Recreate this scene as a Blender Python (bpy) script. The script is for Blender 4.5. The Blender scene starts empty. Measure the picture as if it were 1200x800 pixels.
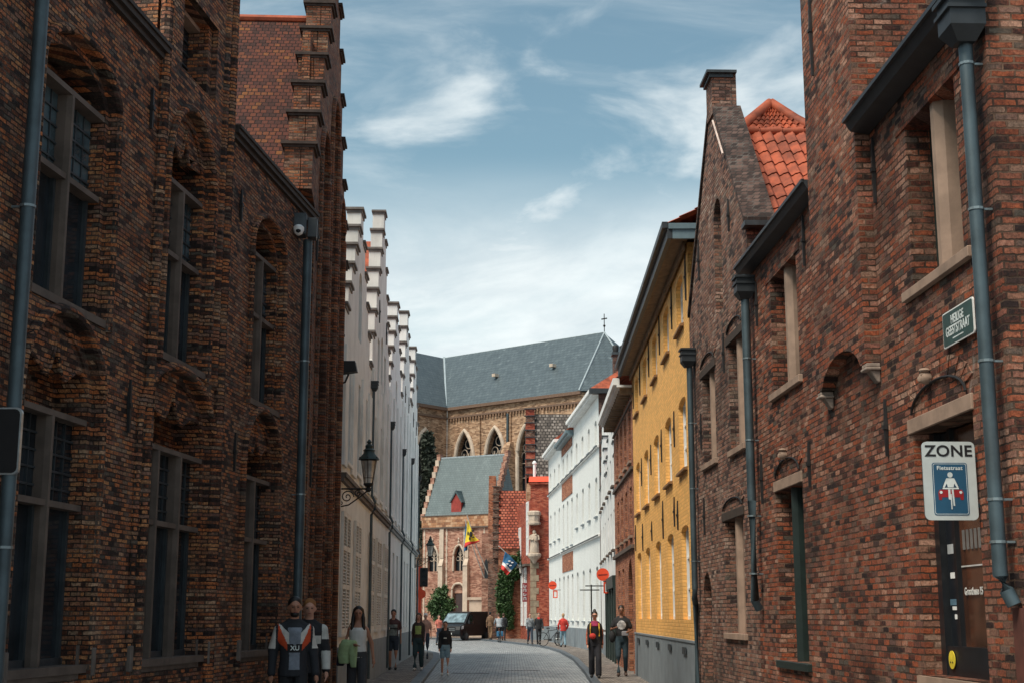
import bpy, bmesh, math, random
from math import radians as R_, sin, cos, pi, sqrt, atan2
from mathutils import Vector, Matrix
from mathutils.geometry import tessellate_polygon
random.seed(7)
SC = bpy.context.scene
COL = SC.collection
# ------------------------------------------------------------------ camera
cam = bpy.data.objects.new('camera', bpy.data.cameras.new('camera')); COL.objects.link(cam)
cam.location = (0, 0, 1.5); cam.rotation_euler = (R_(90 + 11.11), 0, 0)
cam.data.sensor_width = 36; cam.data.lens = 1640 / 1200 * 36
cam.data.clip_start = .1; cam.data.clip_end = 3000
SC.camera = cam
# ------------------------------------------------------------------ light
SUN_EL, SUN_AZ = 57.0, 226.0        # azimuth clockwise from +Y: light from behind-left of the camera
W = bpy.data.worlds.new('World'); SC.world = W; W.use_nodes = True
nt = W.node_tree; nt.nodes.clear()
N = nt.nodes.new; LK = nt.links.new
sky = N('ShaderNodeTexSky'); sky.sky_type = 'NISHITA'; sky.sun_disc = False
sky.sun_elevation = R_(SUN_EL); sky.sun_rotation = R_(SUN_AZ); sky.air_density = 1.0; sky.dust_density = 1.6; sky.ozone_density = 1.0
tc = N('ShaderNodeTexCoord'); sep = N('ShaderNodeSeparateXYZ'); LK(tc.outputs['Generated'], sep.inputs[0])
def wm(op, a, b=None, c=None, clamp=False):
    n = N('ShaderNodeMath'); n.operation = op; n.use_clamp = clamp
    for i, v in enumerate((a, b, c)):
        if v is None: continue
        if isinstance(v, (int, float)): n.inputs[i].default_value = v
        else: LK(v, n.inputs[i])
    return n.outputs[0]
zz = wm('ADD', wm('MAXIMUM', sep.outputs[2], 0.0), .16)
px_ = wm('DIVIDE', sep.outputs[0], zz); py_ = wm('DIVIDE', sep.outputs[1], zz)
cmb = N('ShaderNodeCombineXYZ'); LK(px_, cmb.inputs[0]); LK(py_, cmb.inputs[1])
def wnoise(scale, detail, rough, off, sx=1.0, sy=1.0):
    mp = N('ShaderNodeMapping'); LK(cmb.outputs[0], mp.inputs[0]); mp.inputs['Location'].default_value = off; mp.inputs['Scale'].default_value = (sx, sy, 1)
    n = N('ShaderNodeTexNoise'); n.inputs['Scale'].default_value = scale; n.inputs['Detail'].default_value = detail; n.inputs['Roughness'].default_value = rough
    n.inputs['Distortion'].default_value = .4
    LK(mp.outputs[0], n.inputs['Vector']); return n.outputs[0]
def ss(x, a, b):
    n = N('ShaderNodeMapRange'); n.interpolation_type = 'SMOOTHSTEP'; n.inputs[1].default_value = a; n.inputs[2].default_value = b
    LK(x, n.inputs[0]); return n.outputs[0]
SKX, SKY = 1.9, 2.3
puffs = ss(wnoise(2.9, 9, .55, (SKX, SKY, 0), 1.0, 1.1), .48, .74)
wisps = ss(wnoise(1.7, 8, .6, (7.1, 4.4, 0), 1.0, 2.2), .46, .80)
low = N('ShaderNodeMapRange'); low.interpolation_type = 'SMOOTHSTEP'; LK(sep.outputs[2], low.inputs[0])
low.inputs[1].default_value = .325; low.inputs[2].default_value = .235
lown = wm('MULTIPLY', low.outputs[0], wm('ADD', wm('MULTIPLY', ss(wnoise(1.5, 8, .6, (2.1, 9.3, 0)), .3, .6), .45), .55))
cover = wm('MAXIMUM', wm('MAXIMUM', wm('MULTIPLY', puffs, .9), wm('MULTIPLY', wisps, .55)), wm('MULTIPLY', lown, .93))
shade = ss(wnoise(3.0, 6, .6, (1.7, 2.2, 0)), .3, .7)
cc = N('ShaderNodeMix'); cc.data_type = 'RGBA'; LK(shade, cc.inputs[0])
cc.inputs[6].default_value = (5.9, 6.6, 6.9, 1); cc.inputs[7].default_value = (8.0, 8.5, 8.5, 1)
tint = N('ShaderNodeMix'); tint.data_type = 'RGBA'; tint.blend_type = 'MULTIPLY'; tint.inputs[0].default_value = 1
LK(sky.outputs[0], tint.inputs[6]); tint.inputs[7].default_value = (1.2, 1.33, 1.08, 1)
mx = N('ShaderNodeMix'); mx.data_type = 'RGBA'; LK(cover, mx.inputs[0]); LK(tint.outputs[2], mx.inputs[6]); LK(cc.outputs[2], mx.inputs[7])
bg = N('ShaderNodeBackground'); bg.inputs[1].default_value = .125; LK(mx.outputs[2], bg.inputs[0])
wo = N('ShaderNodeOutputWorld'); LK(bg.outputs[0], wo.inputs[0])
sl = bpy.data.lights.new('sun', 'SUN'); sl.energy = 4.0; sl.angle = R_(22); sl.color = (1, .90, .77)
sun = bpy.data.objects.new('sun', sl); COL.objects.link(sun)
az = R_(SUN_AZ); el = R_(SUN_EL)
sd = Vector((sin(az) * cos(el), cos(az) * cos(el), sin(el)))
sun.rotation_euler = sd.to_track_quat('Z', 'Y').to_euler(); sun.location = (0, 0, 60)
SC.view_settings.view_transform = 'Standard'; SC.view_settings.look = 'None'; SC.view_settings.exposure = 0.0; SC.view_settings.gamma = 1
SC.view_settings.use_curve_mapping = False

# ------------------------------------------------------------------ materials
MATS = {}
class NT:
    def __init__(s, name):
        s.m = bpy.data.materials.new(name); s.m.use_nodes = True; s.t = s.m.node_tree
        s.b = s.t.nodes['Principled BSDF']; s.tc = s.n('ShaderNodeTexCoord')
    def n(s, k): return s.t.nodes.new(k)
    def l(s, a, b): s.t.links.new(a, b)
    def math(s, op, a, b=None, clamp=False):
        n = s.n('ShaderNodeMath'); n.operation = op; n.use_clamp = clamp
        for i, v in enumerate((a, b)):
            if v is None: continue
            if isinstance(v, (int, float)): n.inputs[i].default_value = v
            else: s.l(v, n.inputs[i])
        return n.outputs[0]
    def noise(s, vec, scale, detail=4, rough=.55, dist=0):
        n = s.n('ShaderNodeTexNoise'); n.inputs['Scale'].default_value = scale; n.inputs['Detail'].default_value = detail
        n.inputs['Roughness'].default_value = rough; n.inputs['Distortion'].default_value = dist
        s.l(vec, n.inputs['Vector']); return n
    def ramp(s, fac, stops, interp='LINEAR'):
        n = s.n('ShaderNodeValToRGB'); cr = n.color_ramp; cr.interpolation = interp
        while len(cr.elements) > 1: cr.elements.remove(cr.elements[-1])
        cr.elements[0].position = stops[0][0]; cr.elements[0].color = (*stops[0][1], 1)
        for p, c in stops[1:]:
            e = cr.elements.new(p); e.color = (*c, 1)
        s.l(fac, n.inputs[0]); return n.outputs[0]
    def mix(s, fac, a, b, mode='MIX'):
        n = s.n('ShaderNodeMix'); n.data_type = 'RGBA'; n.blend_type = mode
        for sock, v in ((n.inputs[0], fac), (n.inputs[6], a), (n.inputs[7], b)):
            if isinstance(v, (int, float)): sock.default_value = v
            elif isinstance(v, tuple): sock.default_value = (*v, 1)
            else: s.l(v, sock)
        return n.outputs[2]
    def rng(s, x, a, b, c=0, d=1):
        n = s.n('ShaderNodeMapRange'); n.interpolation_type = 'SMOOTHSTEP'
        for i, v in enumerate((a, b, c, d)): n.inputs[i + 1].default_value = v
        s.l(x, n.inputs[0]); return n.outputs[0]
    def bump(s, h, strength=.5, dist=.01, prev=None):
        n = s.n('ShaderNodeBump'); n.inputs['Strength'].default_value = strength; n.inputs['Distance'].default_value = dist
        s.l(h, n.inputs['Height'])
        if prev is not None: s.l(prev, n.inputs['Normal'])
        s.l(n.outputs[0], s.b.inputs['Normal']); return n.outputs[0]

def plain(name, col, rough=.6, metal=0, var=.25, scale=6, bump=.0, spec=.5, dirt=0, streak=0):
    if name in MATS: return MATS[name]
    k = NT(name); o = k.tc.outputs['Object']
    n = k.noise(o, scale, 6, .6)
    c = k.mix(k.rng(n.outputs[0], .3, .7), tuple(x * (1 - var) for x in col), tuple(min(1, x * (1 + var * .6)) for x in col))
    if dirt:
        n2 = k.noise(o, scale * .35, 6, .65, .6)
        c = k.mix(k.rng(n2.outputs[0], .5, .75, 0, dirt), c, (.06, .05, .045))
    if streak:   # rain stains running down
        mp = k.n('ShaderNodeMapping'); mp.inputs['Scale'].default_value = (5, 5, .35); k.l(o, mp.inputs[0])
        c = k.mix(k.rng(k.noise(mp.outputs[0], 1.3, 7, .7).outputs[0], .5, .78, 0, streak), c, tuple(x * .42 for x in col))
    k.l(c, k.b.inputs['Base Color'])
    k.b.inputs['Roughness'].default_value = rough; k.b.inputs['Metallic'].default_value = metal
    k.b.inputs['Specular IOR Level'].default_value = spec
    if bump: k.bump(k.noise(o, scale * 5, 5).outputs[0], bump, .01)
    MATS[name] = k.m; return k.m

def brick(name, stops, mortar, bw=.2, bh=.066, ms=.007, axis='xy', bump=.9, wob=.012, soot=.5, lime=.25, rough=.85, vscale=1.0, paint=None, paint_var=.1, offset=.5, foot_dark=None, hue=.0, mott=.15, fleck=.0):
    """stops: colour ramp of the single bricks; paint: a coat of paint over the bricks"""
    if name in MATS: return MATS[name]
    k = NT(name); o = k.tc.outputs['Object']
    sp = k.n('ShaderNodeSeparateXYZ'); k.l(o, sp.inputs[0])
    if axis == 'xy': U = k.math('ADD', sp.outputs[0], sp.outputs[1])
    elif axis == 'x': U = sp.outputs[0]
    else: U = sp.outputs[1]
    V = sp.outputs[2]
    if axis == 'ground': U = sp.outputs[0]; V = sp.outputs[1]
    cb = k.n('ShaderNodeCombineXYZ'); k.l(U, cb.inputs[0]); k.l(k.math('MULTIPLY', V, vscale), cb.inputs[1])
    w = k.noise(o, 16, 4, .65)
    va = k.n('ShaderNodeVectorMath'); va.operation = 'MULTIPLY_ADD'; k.l(w.outputs['Color'], va.inputs[0]); va.inputs[1].default_value = (wob, wob, 0); k.l(cb.outputs[0], va.inputs[2])
    bt = k.n('ShaderNodeTexBrick'); bt.offset = offset; k.l(va.outputs[0], bt.inputs['Vector'])
    bt.inputs['Scale'].default_value = 1; bt.inputs['Brick Width'].default_value = bw; bt.inputs['Row Height'].default_value = bh
    bt.inputs['Mortar Size'].default_value = ms; bt.inputs['Mortar Smooth'].default_value = .35; bt.inputs['Bias'].default_value = 0
    bt.inputs['Color1'].default_value = (0, 0, 0, 1); bt.inputs['Color2'].default_value = (1, 1, 1, 1); bt.inputs['Mortar'].default_value = (.5, .5, .5, 1)
    fine = k.noise(o, 30, 6, .7); big = k.noise(o, .55, 5, .6, .5); mid = k.noise(o, 2.6, 6, .62)
    f = k.math('ADD', bt.outputs['Color'], k.math('MULTIPLY', k.math('SUBTRACT', fine.outputs[0], .5), .8))
    f = k.math('ADD', f, k.math('MULTIPLY', k.math('SUBTRACT', mid.outputs[0], .5), .45), clamp=True)
    if paint is None:
        rp = k.noise(o, 1.1, 3, .55, .8); f = k.math('ADD', f, k.rng(rp.outputs[0], .35, .65, -.16, .14), clamp=True)
        f = k.math('ADD', k.math('MULTIPLY', k.math('SUBTRACT', f, .5), 1.0), .48, clamp=True)
        c = k.ramp(f, stops)
        r2 = k.math('FRACT', k.math('MULTIPLY', bt.outputs['Color'], 37.7)); r3 = k.math('FRACT', k.math('MULTIPLY', bt.outputs['Color'], 91.3))
        base = stops[len(stops) // 2][1]; lum = sum(base) / 3
        c = k.mix(k.rng(r2, .62, .95, 0, hue), c, (lum * 1.05, lum * .92, lum * .72))            # olive and grey-brown bricks
        c = k.mix(k.rng(r3, .70, .98, 0, hue * .8), c, (lum * 1.9, lum * 1.05, lum * .85))        # pinkish bricks
        mot = k.noise(o, 46, 5, .75); gr = k.n('ShaderNodeCombineXYZ'); mv = k.rng(mot.outputs[0], .28, .72, 1 - mott, 1 + mott * .75)
        for q_ in range(3): k.l(mv, gr.inputs[q_])
        c = k.mix(1.0, c, gr.outputs[0], 'MULTIPLY')
        mc = k.mix(k.rng(mid.outputs[0], .46, .62), tuple(x * .22 for x in mortar), mortar)
        jf = k.math('ADD', bt.outputs['Fac'], k.math('MULTIPLY', k.math('SUBTRACT', mot.outputs[0], .5), k.math('MULTIPLY', bt.outputs['Fac'], 1.2)), clamp=True)
        c = k.mix(jf, c, mc)
        fk = k.noise(o, 19, 3, .8); c = k.mix(k.rng(fk.outputs[0], .71, .80, 0, fleck), c, (.46, .38, .33)); c = k.mix(k.rng(fk.outputs[0], .31, .22, 0, .7), c, (.015, .012, .012))
        lm = k.noise(o, 1.7, 8, .75, 1.0)
        c = k.mix(k.rng(big.outputs[0], .48, .72, 0, soot), c, tuple(x * .25 for x in stops[0][1]))
        c = k.mix(k.rng(lm.outputs[0], .60, .74, 0, lime), c, (.42, .37, .33))
    else:
        c = k.mix(k.rng(f, .1, .9), tuple(x * (1 - paint_var) for x in paint), paint)
        c = k.mix(k.math('MULTIPLY', bt.outputs['Fac'], .35), c, tuple(x * .55 for x in paint))
        c = k.mix(k.rng(big.outputs[0], .45, .7, 0, soot), c, tuple(x * .55 for x in paint))
    if paint is not None:
        mp = k.n('ShaderNodeMapping'); mp.inputs['Scale'].default_value = (5, 5, .3); k.l(o, mp.inputs[0])
        c = k.mix(k.rng(k.noise(mp.outputs[0], 1.3, 7, .7).outputs[0], .52, .78, 0, .45), c, tuple(x * .55 for x in paint))
    if foot_dark:   # darker towards the foot of the wall
        c = k.mix(k.math('MULTIPLY', k.rng(k.math('ADD', sp.outputs[2], k.math('MULTIPLY', mid.outputs[0], 1.2)), 1.5, .3), foot_dark), c, (.035, .03, .028))
    k.l(c, k.b.inputs['Base Color']); k.b.inputs['Roughness'].default_value = rough; k.b.inputs['Specular IOR Level'].default_value = .3
    h = k.math('ADD', k.math('MULTIPLY', k.math('SUBTRACT', 1.0, bt.outputs['Fac']), 1.0), k.math('MULTIPLY', fine.outputs[0], .55))
    h = k.math('ADD', h, k.math('MULTIPLY', bt.outputs['Color'], .25))
    k.bump(h, bump, .012)
    MATS[name] = k.m; return k.m

def slate(name, a, b, bw=.3, bh=.2, axis='x', streak=.5, rough=.45, vs=1.0, bump=.4):
    if name in MATS: return MATS[name]
    k = NT(name); o = k.tc.outputs['Object']; sp = k.n('ShaderNodeSeparateXYZ'); k.l(o, sp.inputs[0])
    U = sp.outputs[0] if axis == 'x' else sp.outputs[1]
    cb = k.n('ShaderNodeCombineXYZ'); k.l(U, cb.inputs[0]); k.l(k.math('MULTIPLY', sp.outputs[2], vs), cb.inputs[1])
    bt = k.n('ShaderNodeTexBrick'); k.l(cb.outputs[0], bt.inputs['Vector']); bt.inputs['Scale'].default_value = 1
    bt.inputs['Brick Width'].default_value = bw; bt.inputs['Row Height'].default_value = bh; bt.inputs['Mortar Size'].default_value = bh * .05
    bt.inputs['Color1'].default_value = (0, 0, 0, 1); bt.inputs['Color2'].default_value = (1, 1, 1, 1)
    st = k.n('ShaderNodeMapping'); st.inputs['Scale'].default_value = (1.1, 1.1, .12); k.l(o, st.inputs[0])
    sn = k.noise(st.outputs[0], 1.6, 7, .7)
    f = k.math('ADD', k.math('MULTIPLY', bt.outputs['Color'], .35), k.math('MULTIPLY', k.rng(sn.outputs[0], .3, .75), .65))
    c = k.mix(f, a, b)
    c = k.mix(k.rng(sn.outputs[0], .58, .8, 0, streak), c, (.36, .42, .44))
    c = k.mix(bt.outputs['Fac'], c, tuple(x * .5 for x in a))
    k.l(c, k.b.inputs['Base Color']); k.b.inputs['Roughness'].default_value = rough
    k.bump(k.math('SUBTRACT', k.math('MULTIPLY', bt.outputs['Color'], .5), bt.outputs['Fac']), bump, .02)
    MATS[name] = k.m; return k.m

def glass(name, col=(.02, .03, .04), rough=.08, spec=.8):
    if name in MATS: return MATS[name]
    k = NT(name); o = k.tc.outputs['Object']; n = k.noise(o, 3, 3)
    k.l(k.mix(k.rng(n.outputs[0], .35, .65), col, tuple(x * 2.2 for x in col)), k.b.inputs['Base Color'])
    k.b.inputs['Roughness'].default_value = rough; k.b.inputs['Specular IOR Level'].default_value = spec
    k.bump(k.noise(o, 2.0, 2).outputs[0], .15, .05)
    MATS[name] = k.m; return k.m

L1B = brick('dark_old_brick', [(0, (.022, .013, .012)), (.2, (.07, .030, .020)), (.36, (.20, .062, .026)), (.5, (.50, .165, .056)), (.62, (.24, .075, .034)), (.78, (.50, .23, .095)), (.9, (.17, .065, .036)), (1, (.46, .29, .18))], (.09, .066, .052), bw=.125, bh=.041, ms=.0065, soot=.35, lime=.35, foot_dark=.7, wob=.020, bump=1.0, hue=.6, mott=.6, fleck=.8)
L2B = brick('orange_old_brick', [(0, (.06, .025, .016)), (.25, (.14, .045, .022)), (.5, (.30, .092, .034)), (.75, (.19, .060, .028)), (1, (.38, .19, .10))], (.15, .11, .08), bw=.14, bh=.045, ms=.007, soot=.55, lime=.3, foot_dark=.8, wob=.022, bump=1.0, hue=.5, mott=.5, fleck=.4)
R1B = brick('red_old_brick', [(0, (.024, .013, .012)), (.18, (.095, .032, .021)), (.34, (.21, .052, .025)), (.52, (.33, .088, .037)), (.68, (.19, .054, .030)), (.86, (.30, .108, .060)), (1, (.42, .24, .17))], (.20, .12, .08), bw=.18, bh=.057, ms=.0085, soot=.6, lime=.45, foot_dark=.5, wob=.028, bump=1.0, hue=.5, mott=.55, fleck=.7)
R3B = brick('brown_old_brick', [(0, (.045, .028, .026)), (.3, (.19, .085, .058)), (.55, (.31, .145, .095)), (.75, (.24, .12, .085)), (1, (.40, .28, .22))], (.19, .145, .12), bw=.18, bh=.057, ms=.0085, soot=.6, lime=.5, foot_dark=.6, wob=.028, bump=1.0, hue=.5, mott=.55, fleck=.6)
R5B = brick('orange_red_brick', [(0, (.20, .07, .04)), (.5, (.42, .15, .08)), (1, (.52, .24, .14))], (.36, .26, .2), soot=.25, lime=.1)
CORB = brick('bright_red_brick', [(0, (.19, .035, .022)), (.5, (.37, .072, .040)), (1, (.46, .14, .08))], (.30, .15, .11), bw=.22, bh=.07, soot=.3, lime=.05, bump=.15, wob=.004)
CHB = brick('chapel_brick', [(0, (.22, .10, .07)), (.5, (.42, .20, .14)), (1, (.55, .33, .24))], (.45, .34, .27), bw=.25, bh=.08, soot=.35, lime=.15, bump=.15, wob=.004)
CATB = brick('cathedral_brick', [(0, (.20, .12, .075)), (.5, (.42, .26, .16)), (1, (.56, .39, .26))], (.42, .33, .25), bw=.4, bh=.13, soot=.5, lime=.15, wob=.004, bump=.15)
YEL = brick('yellow_painted_brick', None, None, paint=(.98, .535, .165), paint_var=.18, soot=.22, bw=.2, bh=.066, bump=.8, rough=.7, ms=.009)
WHB = brick('white_painted_brick', None, None, paint=(.80, .82, .80), paint_var=.06, soot=.2, bump=.35, rough=.7)
GREYW = plain('beige_render', (.70, .69, .66), .85, var=.13, scale=1.4, bump=.15, dirt=.3, streak=.6)
WHTW = plain('pale_render', (.80, .81, .80), .8, var=.12, scale=1.2, bump=.12, dirt=.22, streak=.5)
WHITE = plain('white_paint', (.78, .79, .78), .55, var=.06)
OFFW = plain('shutter_paint', (.62, .58, .53), .6, var=.12, scale=4, dirt=.15)
STONE = plain('brown_stone', (.115, .086, .07), .8, var=.3, scale=4, bump=.25, dirt=.35)
STONEL = plain('pale_stone', (.31, .215, .16), .8, var=.22, scale=4, bump=.2, dirt=.2)
STONEC = plain('church_stone', (.55, .45, .36), .8, var=.2, scale=1.5, bump=.2, dirt=.25)
LEAD = plain('dark_lead', (.045, .055, .062), .5, metal=.3, var=.3)
IRON = plain('black_iron', (.018, .017, .018), .6, metal=.2, var=.3)
ZINC = plain('zinc_pipe', (.062, .092, .108), .5, metal=.3, var=.3, scale=3, dirt=.25)
ZINCL = plain('zinc_clip', (.42, .46, .48), .35, metal=.6)
DARK = plain('interior_dark', (.012, .011, .012), .9, var=.2)
GLS = glass('window_glass', (.010, .013, .016), .12, .3)
GLSB = glass('bluish_window_glass', (.035, .055, .065), .12)
GUT = plain('dark_gutter_paint', (.022, .027, .032), .5, var=.25)
GUTB = plain('slate_blue_paint', (.13, .19, .22), .5, var=.15)
SOFF = plain('soffit_wood', (.22, .15, .09), .75, var=.3, scale=5)
TILE = plain('orange_pantile', (.33, .070, .028), .75, var=.55, scale=2.6, bump=.25, dirt=.35)
TILEB = brick('lichen_plain_tile', [(0, (.04, .016, .013)), (.4, (.085, .026, .018)), (.75, (.11, .032, .018)), (.97, (.15, .05, .02)), (1, (.24, .10, .02))], (.025, .012, .01), bw=.10, bh=.105, ms=.008, axis='y', vscale=1.25, soot=.35, lime=.1, bump=1.3, wob=.02)
TILER = brick('red_tile_far', [(0, (.20, .045, .03)), (.5, (.34, .085, .05)), (1, (.42, .13, .08))], (.06, .02, .015), bw=.25, bh=.2, ms=.03, axis='x', soot=.2, lime=.05)
TILEG = brick('grey_pantile_far', [(0, (.07, .06, .055)), (.5, (.14, .12, .105)), (1, (.25, .22, .20))], (.05, .042, .038), bw=.26, bh=.24, ms=.035, axis='x', soot=.2, lime=.2)
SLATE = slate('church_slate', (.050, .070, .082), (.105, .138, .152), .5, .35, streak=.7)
SLATED = slate('church_slate_painted_shade', (.040, .055, .064), (.085, .110, .120), .5, .35, streak=.5)  # darker copy of the church slate, the wing's shade put into its colour
SLATEC = slate('chapel_slate', (.045, .078, .088), (.090, .135, .146), .25, .18, streak=.35)
COBB = brick('cobble_setts', [(0, (.22, .245, .265)), (.5, (.37, .40, .42)), (1, (.52, .54, .55))], (.055, .05, .045), bw=.19, bh=.12, ms=.014, axis='ground', soot=.25, lime=.15, bump=1.0, wob=.03, rough=.5)
PAVE = brick('pavement_setts', [(0, (.13, .115, .105)), (.5, (.24, .21, .19)), (1, (.34, .30, .265))], (.06, .05, .045), bw=.16, bh=.16, ms=.012, axis='ground', soot=.4, lime=.1, bump=.8, wob=.02)
KERB = plain('bluestone_kerb', (.085, .105, .125), .55, var=.3, scale=5, bump=.2)
PLINTH = plain('grey_blue_plinth', (.20, .235, .26), .7, var=.15, scale=2, bump=.1, dirt=.15)
LEAF = plain('leaf_green', (.055, .11, .035), .6, var=.5, scale=3)
LEAFD = plain('dark_leaf', (.022, .032, .020), .7, var=.5, scale=3)
BARK = plain('bark', (.07, .05, .035), .9)
RED = plain('sign_red', (.75, .07, .02), .5, var=.08)
GREEN = plain('dark_green_paint', (.012, .024, .021), .5)
LAMPG = glass('lantern_glass', (.35, .33, .30), .15)

# ------------------------------------------------------------------ geometry helpers
def tag(o, label, cat=None, group=None, kind=None):
    if label: o['label'] = label
    if cat: o['category'] = cat
    if group: o['group'] = group
    if kind: o['kind'] = kind
    return o
def empty(name, loc, rz=0):
    o = bpy.data.objects.new(name, None); COL.objects.link(o); o.location = loc; o.rotation_euler = (0, 0, rz); return o
class G:
    """mesh collector in (s along, o outward, z up); sg=-1 mirrors o for walls whose street side is local -y"""
    def __init__(s, sg=1): s.v = []; s.f = []; s.sg = sg
    def P(s, p): s.v.append((p[0], p[1] * s.sg, p[2])); return len(s.v) - 1
    def face(s, pts): s.f.append([s.P(p) for p in pts])
    def hexa(s, p):
        i = [s.P(q) for q in p]
        for a in ((0, 1, 2, 3), (4, 5, 6, 7), (0, 1, 5, 4), (1, 2, 6, 5), (2, 3, 7, 6), (3, 0, 4, 7)): s.f.append([i[k] for k in a])
        return s
    def box(s, s0, s1, o0, o1, z0, z1):
        return s.hexa([(s0, o0, z0), (s1, o0, z0), (s1, o1, z0), (s0, o1, z0), (s0, o0, z1), (s1, o0, z1), (s1, o1, z1), (s0, o1, z1)])
    def prism(s, poly, o0, o1):
        """poly [(s,z)] extruded in o"""
        n = len(poly); a = [s.P((p[0], o0, p[1])) for p in poly]; b = [s.P((p[0], o1, p[1])) for p in poly]
        for t in tessellate_polygon([[Vector((p[0], p[1], 0)) for p in poly]]):
            s.f.append([a[i] for i in t]); s.f.append([b[i] for i in t])
        for i in range(n): s.f.append([a[i], a[(i + 1) % n], b[(i + 1) % n], b[i]])
        return s
    def slab(s, poly, z0, z1):
        """poly [(s,o)] extruded in z"""
        n = len(poly); a = [s.P((p[0], p[1], z0)) for p in poly]; b = [s.P((p[0], p[1], z1)) for p in poly]
        for t in tessellate_polygon([[Vector((p[0], p[1], 0)) for p in poly]]):
            s.f.append([a[i] for i in t]); s.f.append([b[i] for i in t])
        for i in range(n): s.f.append([a[i], a[(i + 1) % n], b[(i + 1) % n], b[i]])
        return s
    def panel(s, outline, holes, o0, depth, outer=True):
        """wall sheet at o0 with holes whose reveals run back by depth"""
        loops = [outline] + holes; flat = [p for l in loops for p in l]
        idx = [s.P((p[0], o0, p[1])) for p in flat]
        for t in tessellate_polygon([[Vector((p[0], p[1], 0)) for p in l] for l in loops]): s.f.append([idx[i] for i in t])
        k = 0
        for li, l in enumerate(loops):
            n = len(l)
            if li > 0 or outer:
                back = [s.P((p[0], o0 - depth, p[1])) for p in l]
                for i in range(n):
                    j = (i + 1) % n; s.f.append([idx[k + i], idx[k + j], back[j], back[i]])
            k += n
        return s
    def tube(s, pts, r, n=8, caps=True):
        pts = [Vector(p) for p in pts]; rs = r if isinstance(r, (list, tuple)) else [r] * len(pts); rings = []
        for i, p in enumerate(pts):
            d = (pts[min(i + 1, len(pts) - 1)] - pts[max(i - 1, 0)]).normalized()
            u = d.cross(Vector((0, 0, 1)));
            if u.length < .05: u = d.cross(Vector((0, 1, 0)))
            u.normalize(); w = d.cross(u)
            rings.append([s.P(p + (u * cos(2 * pi * k / n) + w * sin(2 * pi * k / n)) * rs[i]) for k in range(n)])
        for a, b in zip(rings, rings[1:]):
            for k in range(n): s.f.append([a[k], a[(k + 1) % n], b[(k + 1) % n], b[k]])
        if caps: s.f.append(rings[0][::-1]); s.f.append(rings[-1])
        return s
    def lathe(s, c, prof, n=12):
        rings = [[s.P((c[0] + r * cos(2 * pi * k / n), c[1] + r * sin(2 * pi * k / n), c[2] + z)) for k in range(n)] for r, z in prof]
        for a, b in zip(rings, rings[1:]):
            for k in range(n): s.f.append([a[k], a[(k + 1) % n], b[(k + 1) % n], b[k]])
        s.f.append(rings[0][::-1]); s.f.append(rings[-1]); return s
    def ball(s, c, r, n=10, m=7):
        rx, ry, rz = r if isinstance(r, (tuple, list)) else (r, r, r)
        prev = None; c = Vector(c); top = s.P(c + Vector((0, 0, rz))); rings = []
        for i in range(1, m):
            a = pi * i / m
            rings.append([s.P(c + Vector((rx * sin(a) * cos(2 * pi * k / n), ry * sin(a) * sin(2 * pi * k / n), rz * cos(a)))) for k in range(n)])
        bot = s.P(c - Vector((0, 0, rz)))
        for k in range(n):
            s.f.append([top, rings[0][k], rings[0][(k + 1) % n]]); s.f.append([bot, rings[-1][(k + 1) % n], rings[-1][k]])
        for a, b in zip(rings, rings[1:]):
            for k in range(n): s.f.append([a[k], b[k], b[(k + 1) % n], a[(k + 1) % n]])
        return s
    def build(s, name, mat, parent=None, smooth=False, bevel=0, label=None):
        me = bpy.data.meshes.new(name); me.from_pydata(s.v, [], s.f); me.validate()
        bm = bmesh.new(); bm.from_mesh(me); bmesh.ops.recalc_face_normals(bm, faces=bm.faces)
        if bevel:
            bmesh.ops.bevel(bm, geom=[e for e in bm.edges if len(e.link_faces) == 2 and e.calc_face_angle(0) > .5], offset=bevel, segments=1, affect='EDGES')
        bm.to_mesh(me); bm.free()
        if smooth:
            for p in me.polygons: p.use_smooth = True
            try: me.set_sharp_from_angle(angle=R_(40))
            except Exception: pass
        me.materials.append(mat)
        o = bpy.data.objects.new(name, me); COL.objects.link(o)
        if parent: o.parent = parent
        if label: o['label'] = label
        return o
def arch(s0, s1, z0, zs, zt, kind='seg', n=10):
    """opening outline: jambs from z0 to the springing zs, head up to zt"""
    if kind == 'rect': return [(s0, z0), (s1, z0), (s1, zt), (s0, zt)]
    pts = [(s0, z0), (s1, z0)]; c = (s0 + s1) / 2; w = (s1 - s0) / 2; h = zt - zs
    for i in range(n + 1):
        t = i / n
        if kind == 'seg': a = pi * t; x = c + w * cos(a); z = zs + h * sin(a)
        elif kind == 'point':
            if t <= .5: q = t * 2; a = q * R_(60); x = s0 + 2 * w * cos(a); z = zs + h * sin(a) / sin(R_(60))
            else: q = (1 - t) * 2; a = q * R_(60); x = s1 - 2 * w * cos(a); z = zs + h * sin(a) / sin(R_(60))
        pts.append((x, z))
    return pts
def frame(P0, P1, name, side, z=0):
    """Empty at P0, local x towards P1; returns (empty, sign)  side: +1 street on local +y, -1 street on local -y"""
    return empty(name, (P0[0], P0[1], z), atan2(P1[1] - P0[1], P1[0] - P0[0])), side
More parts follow.
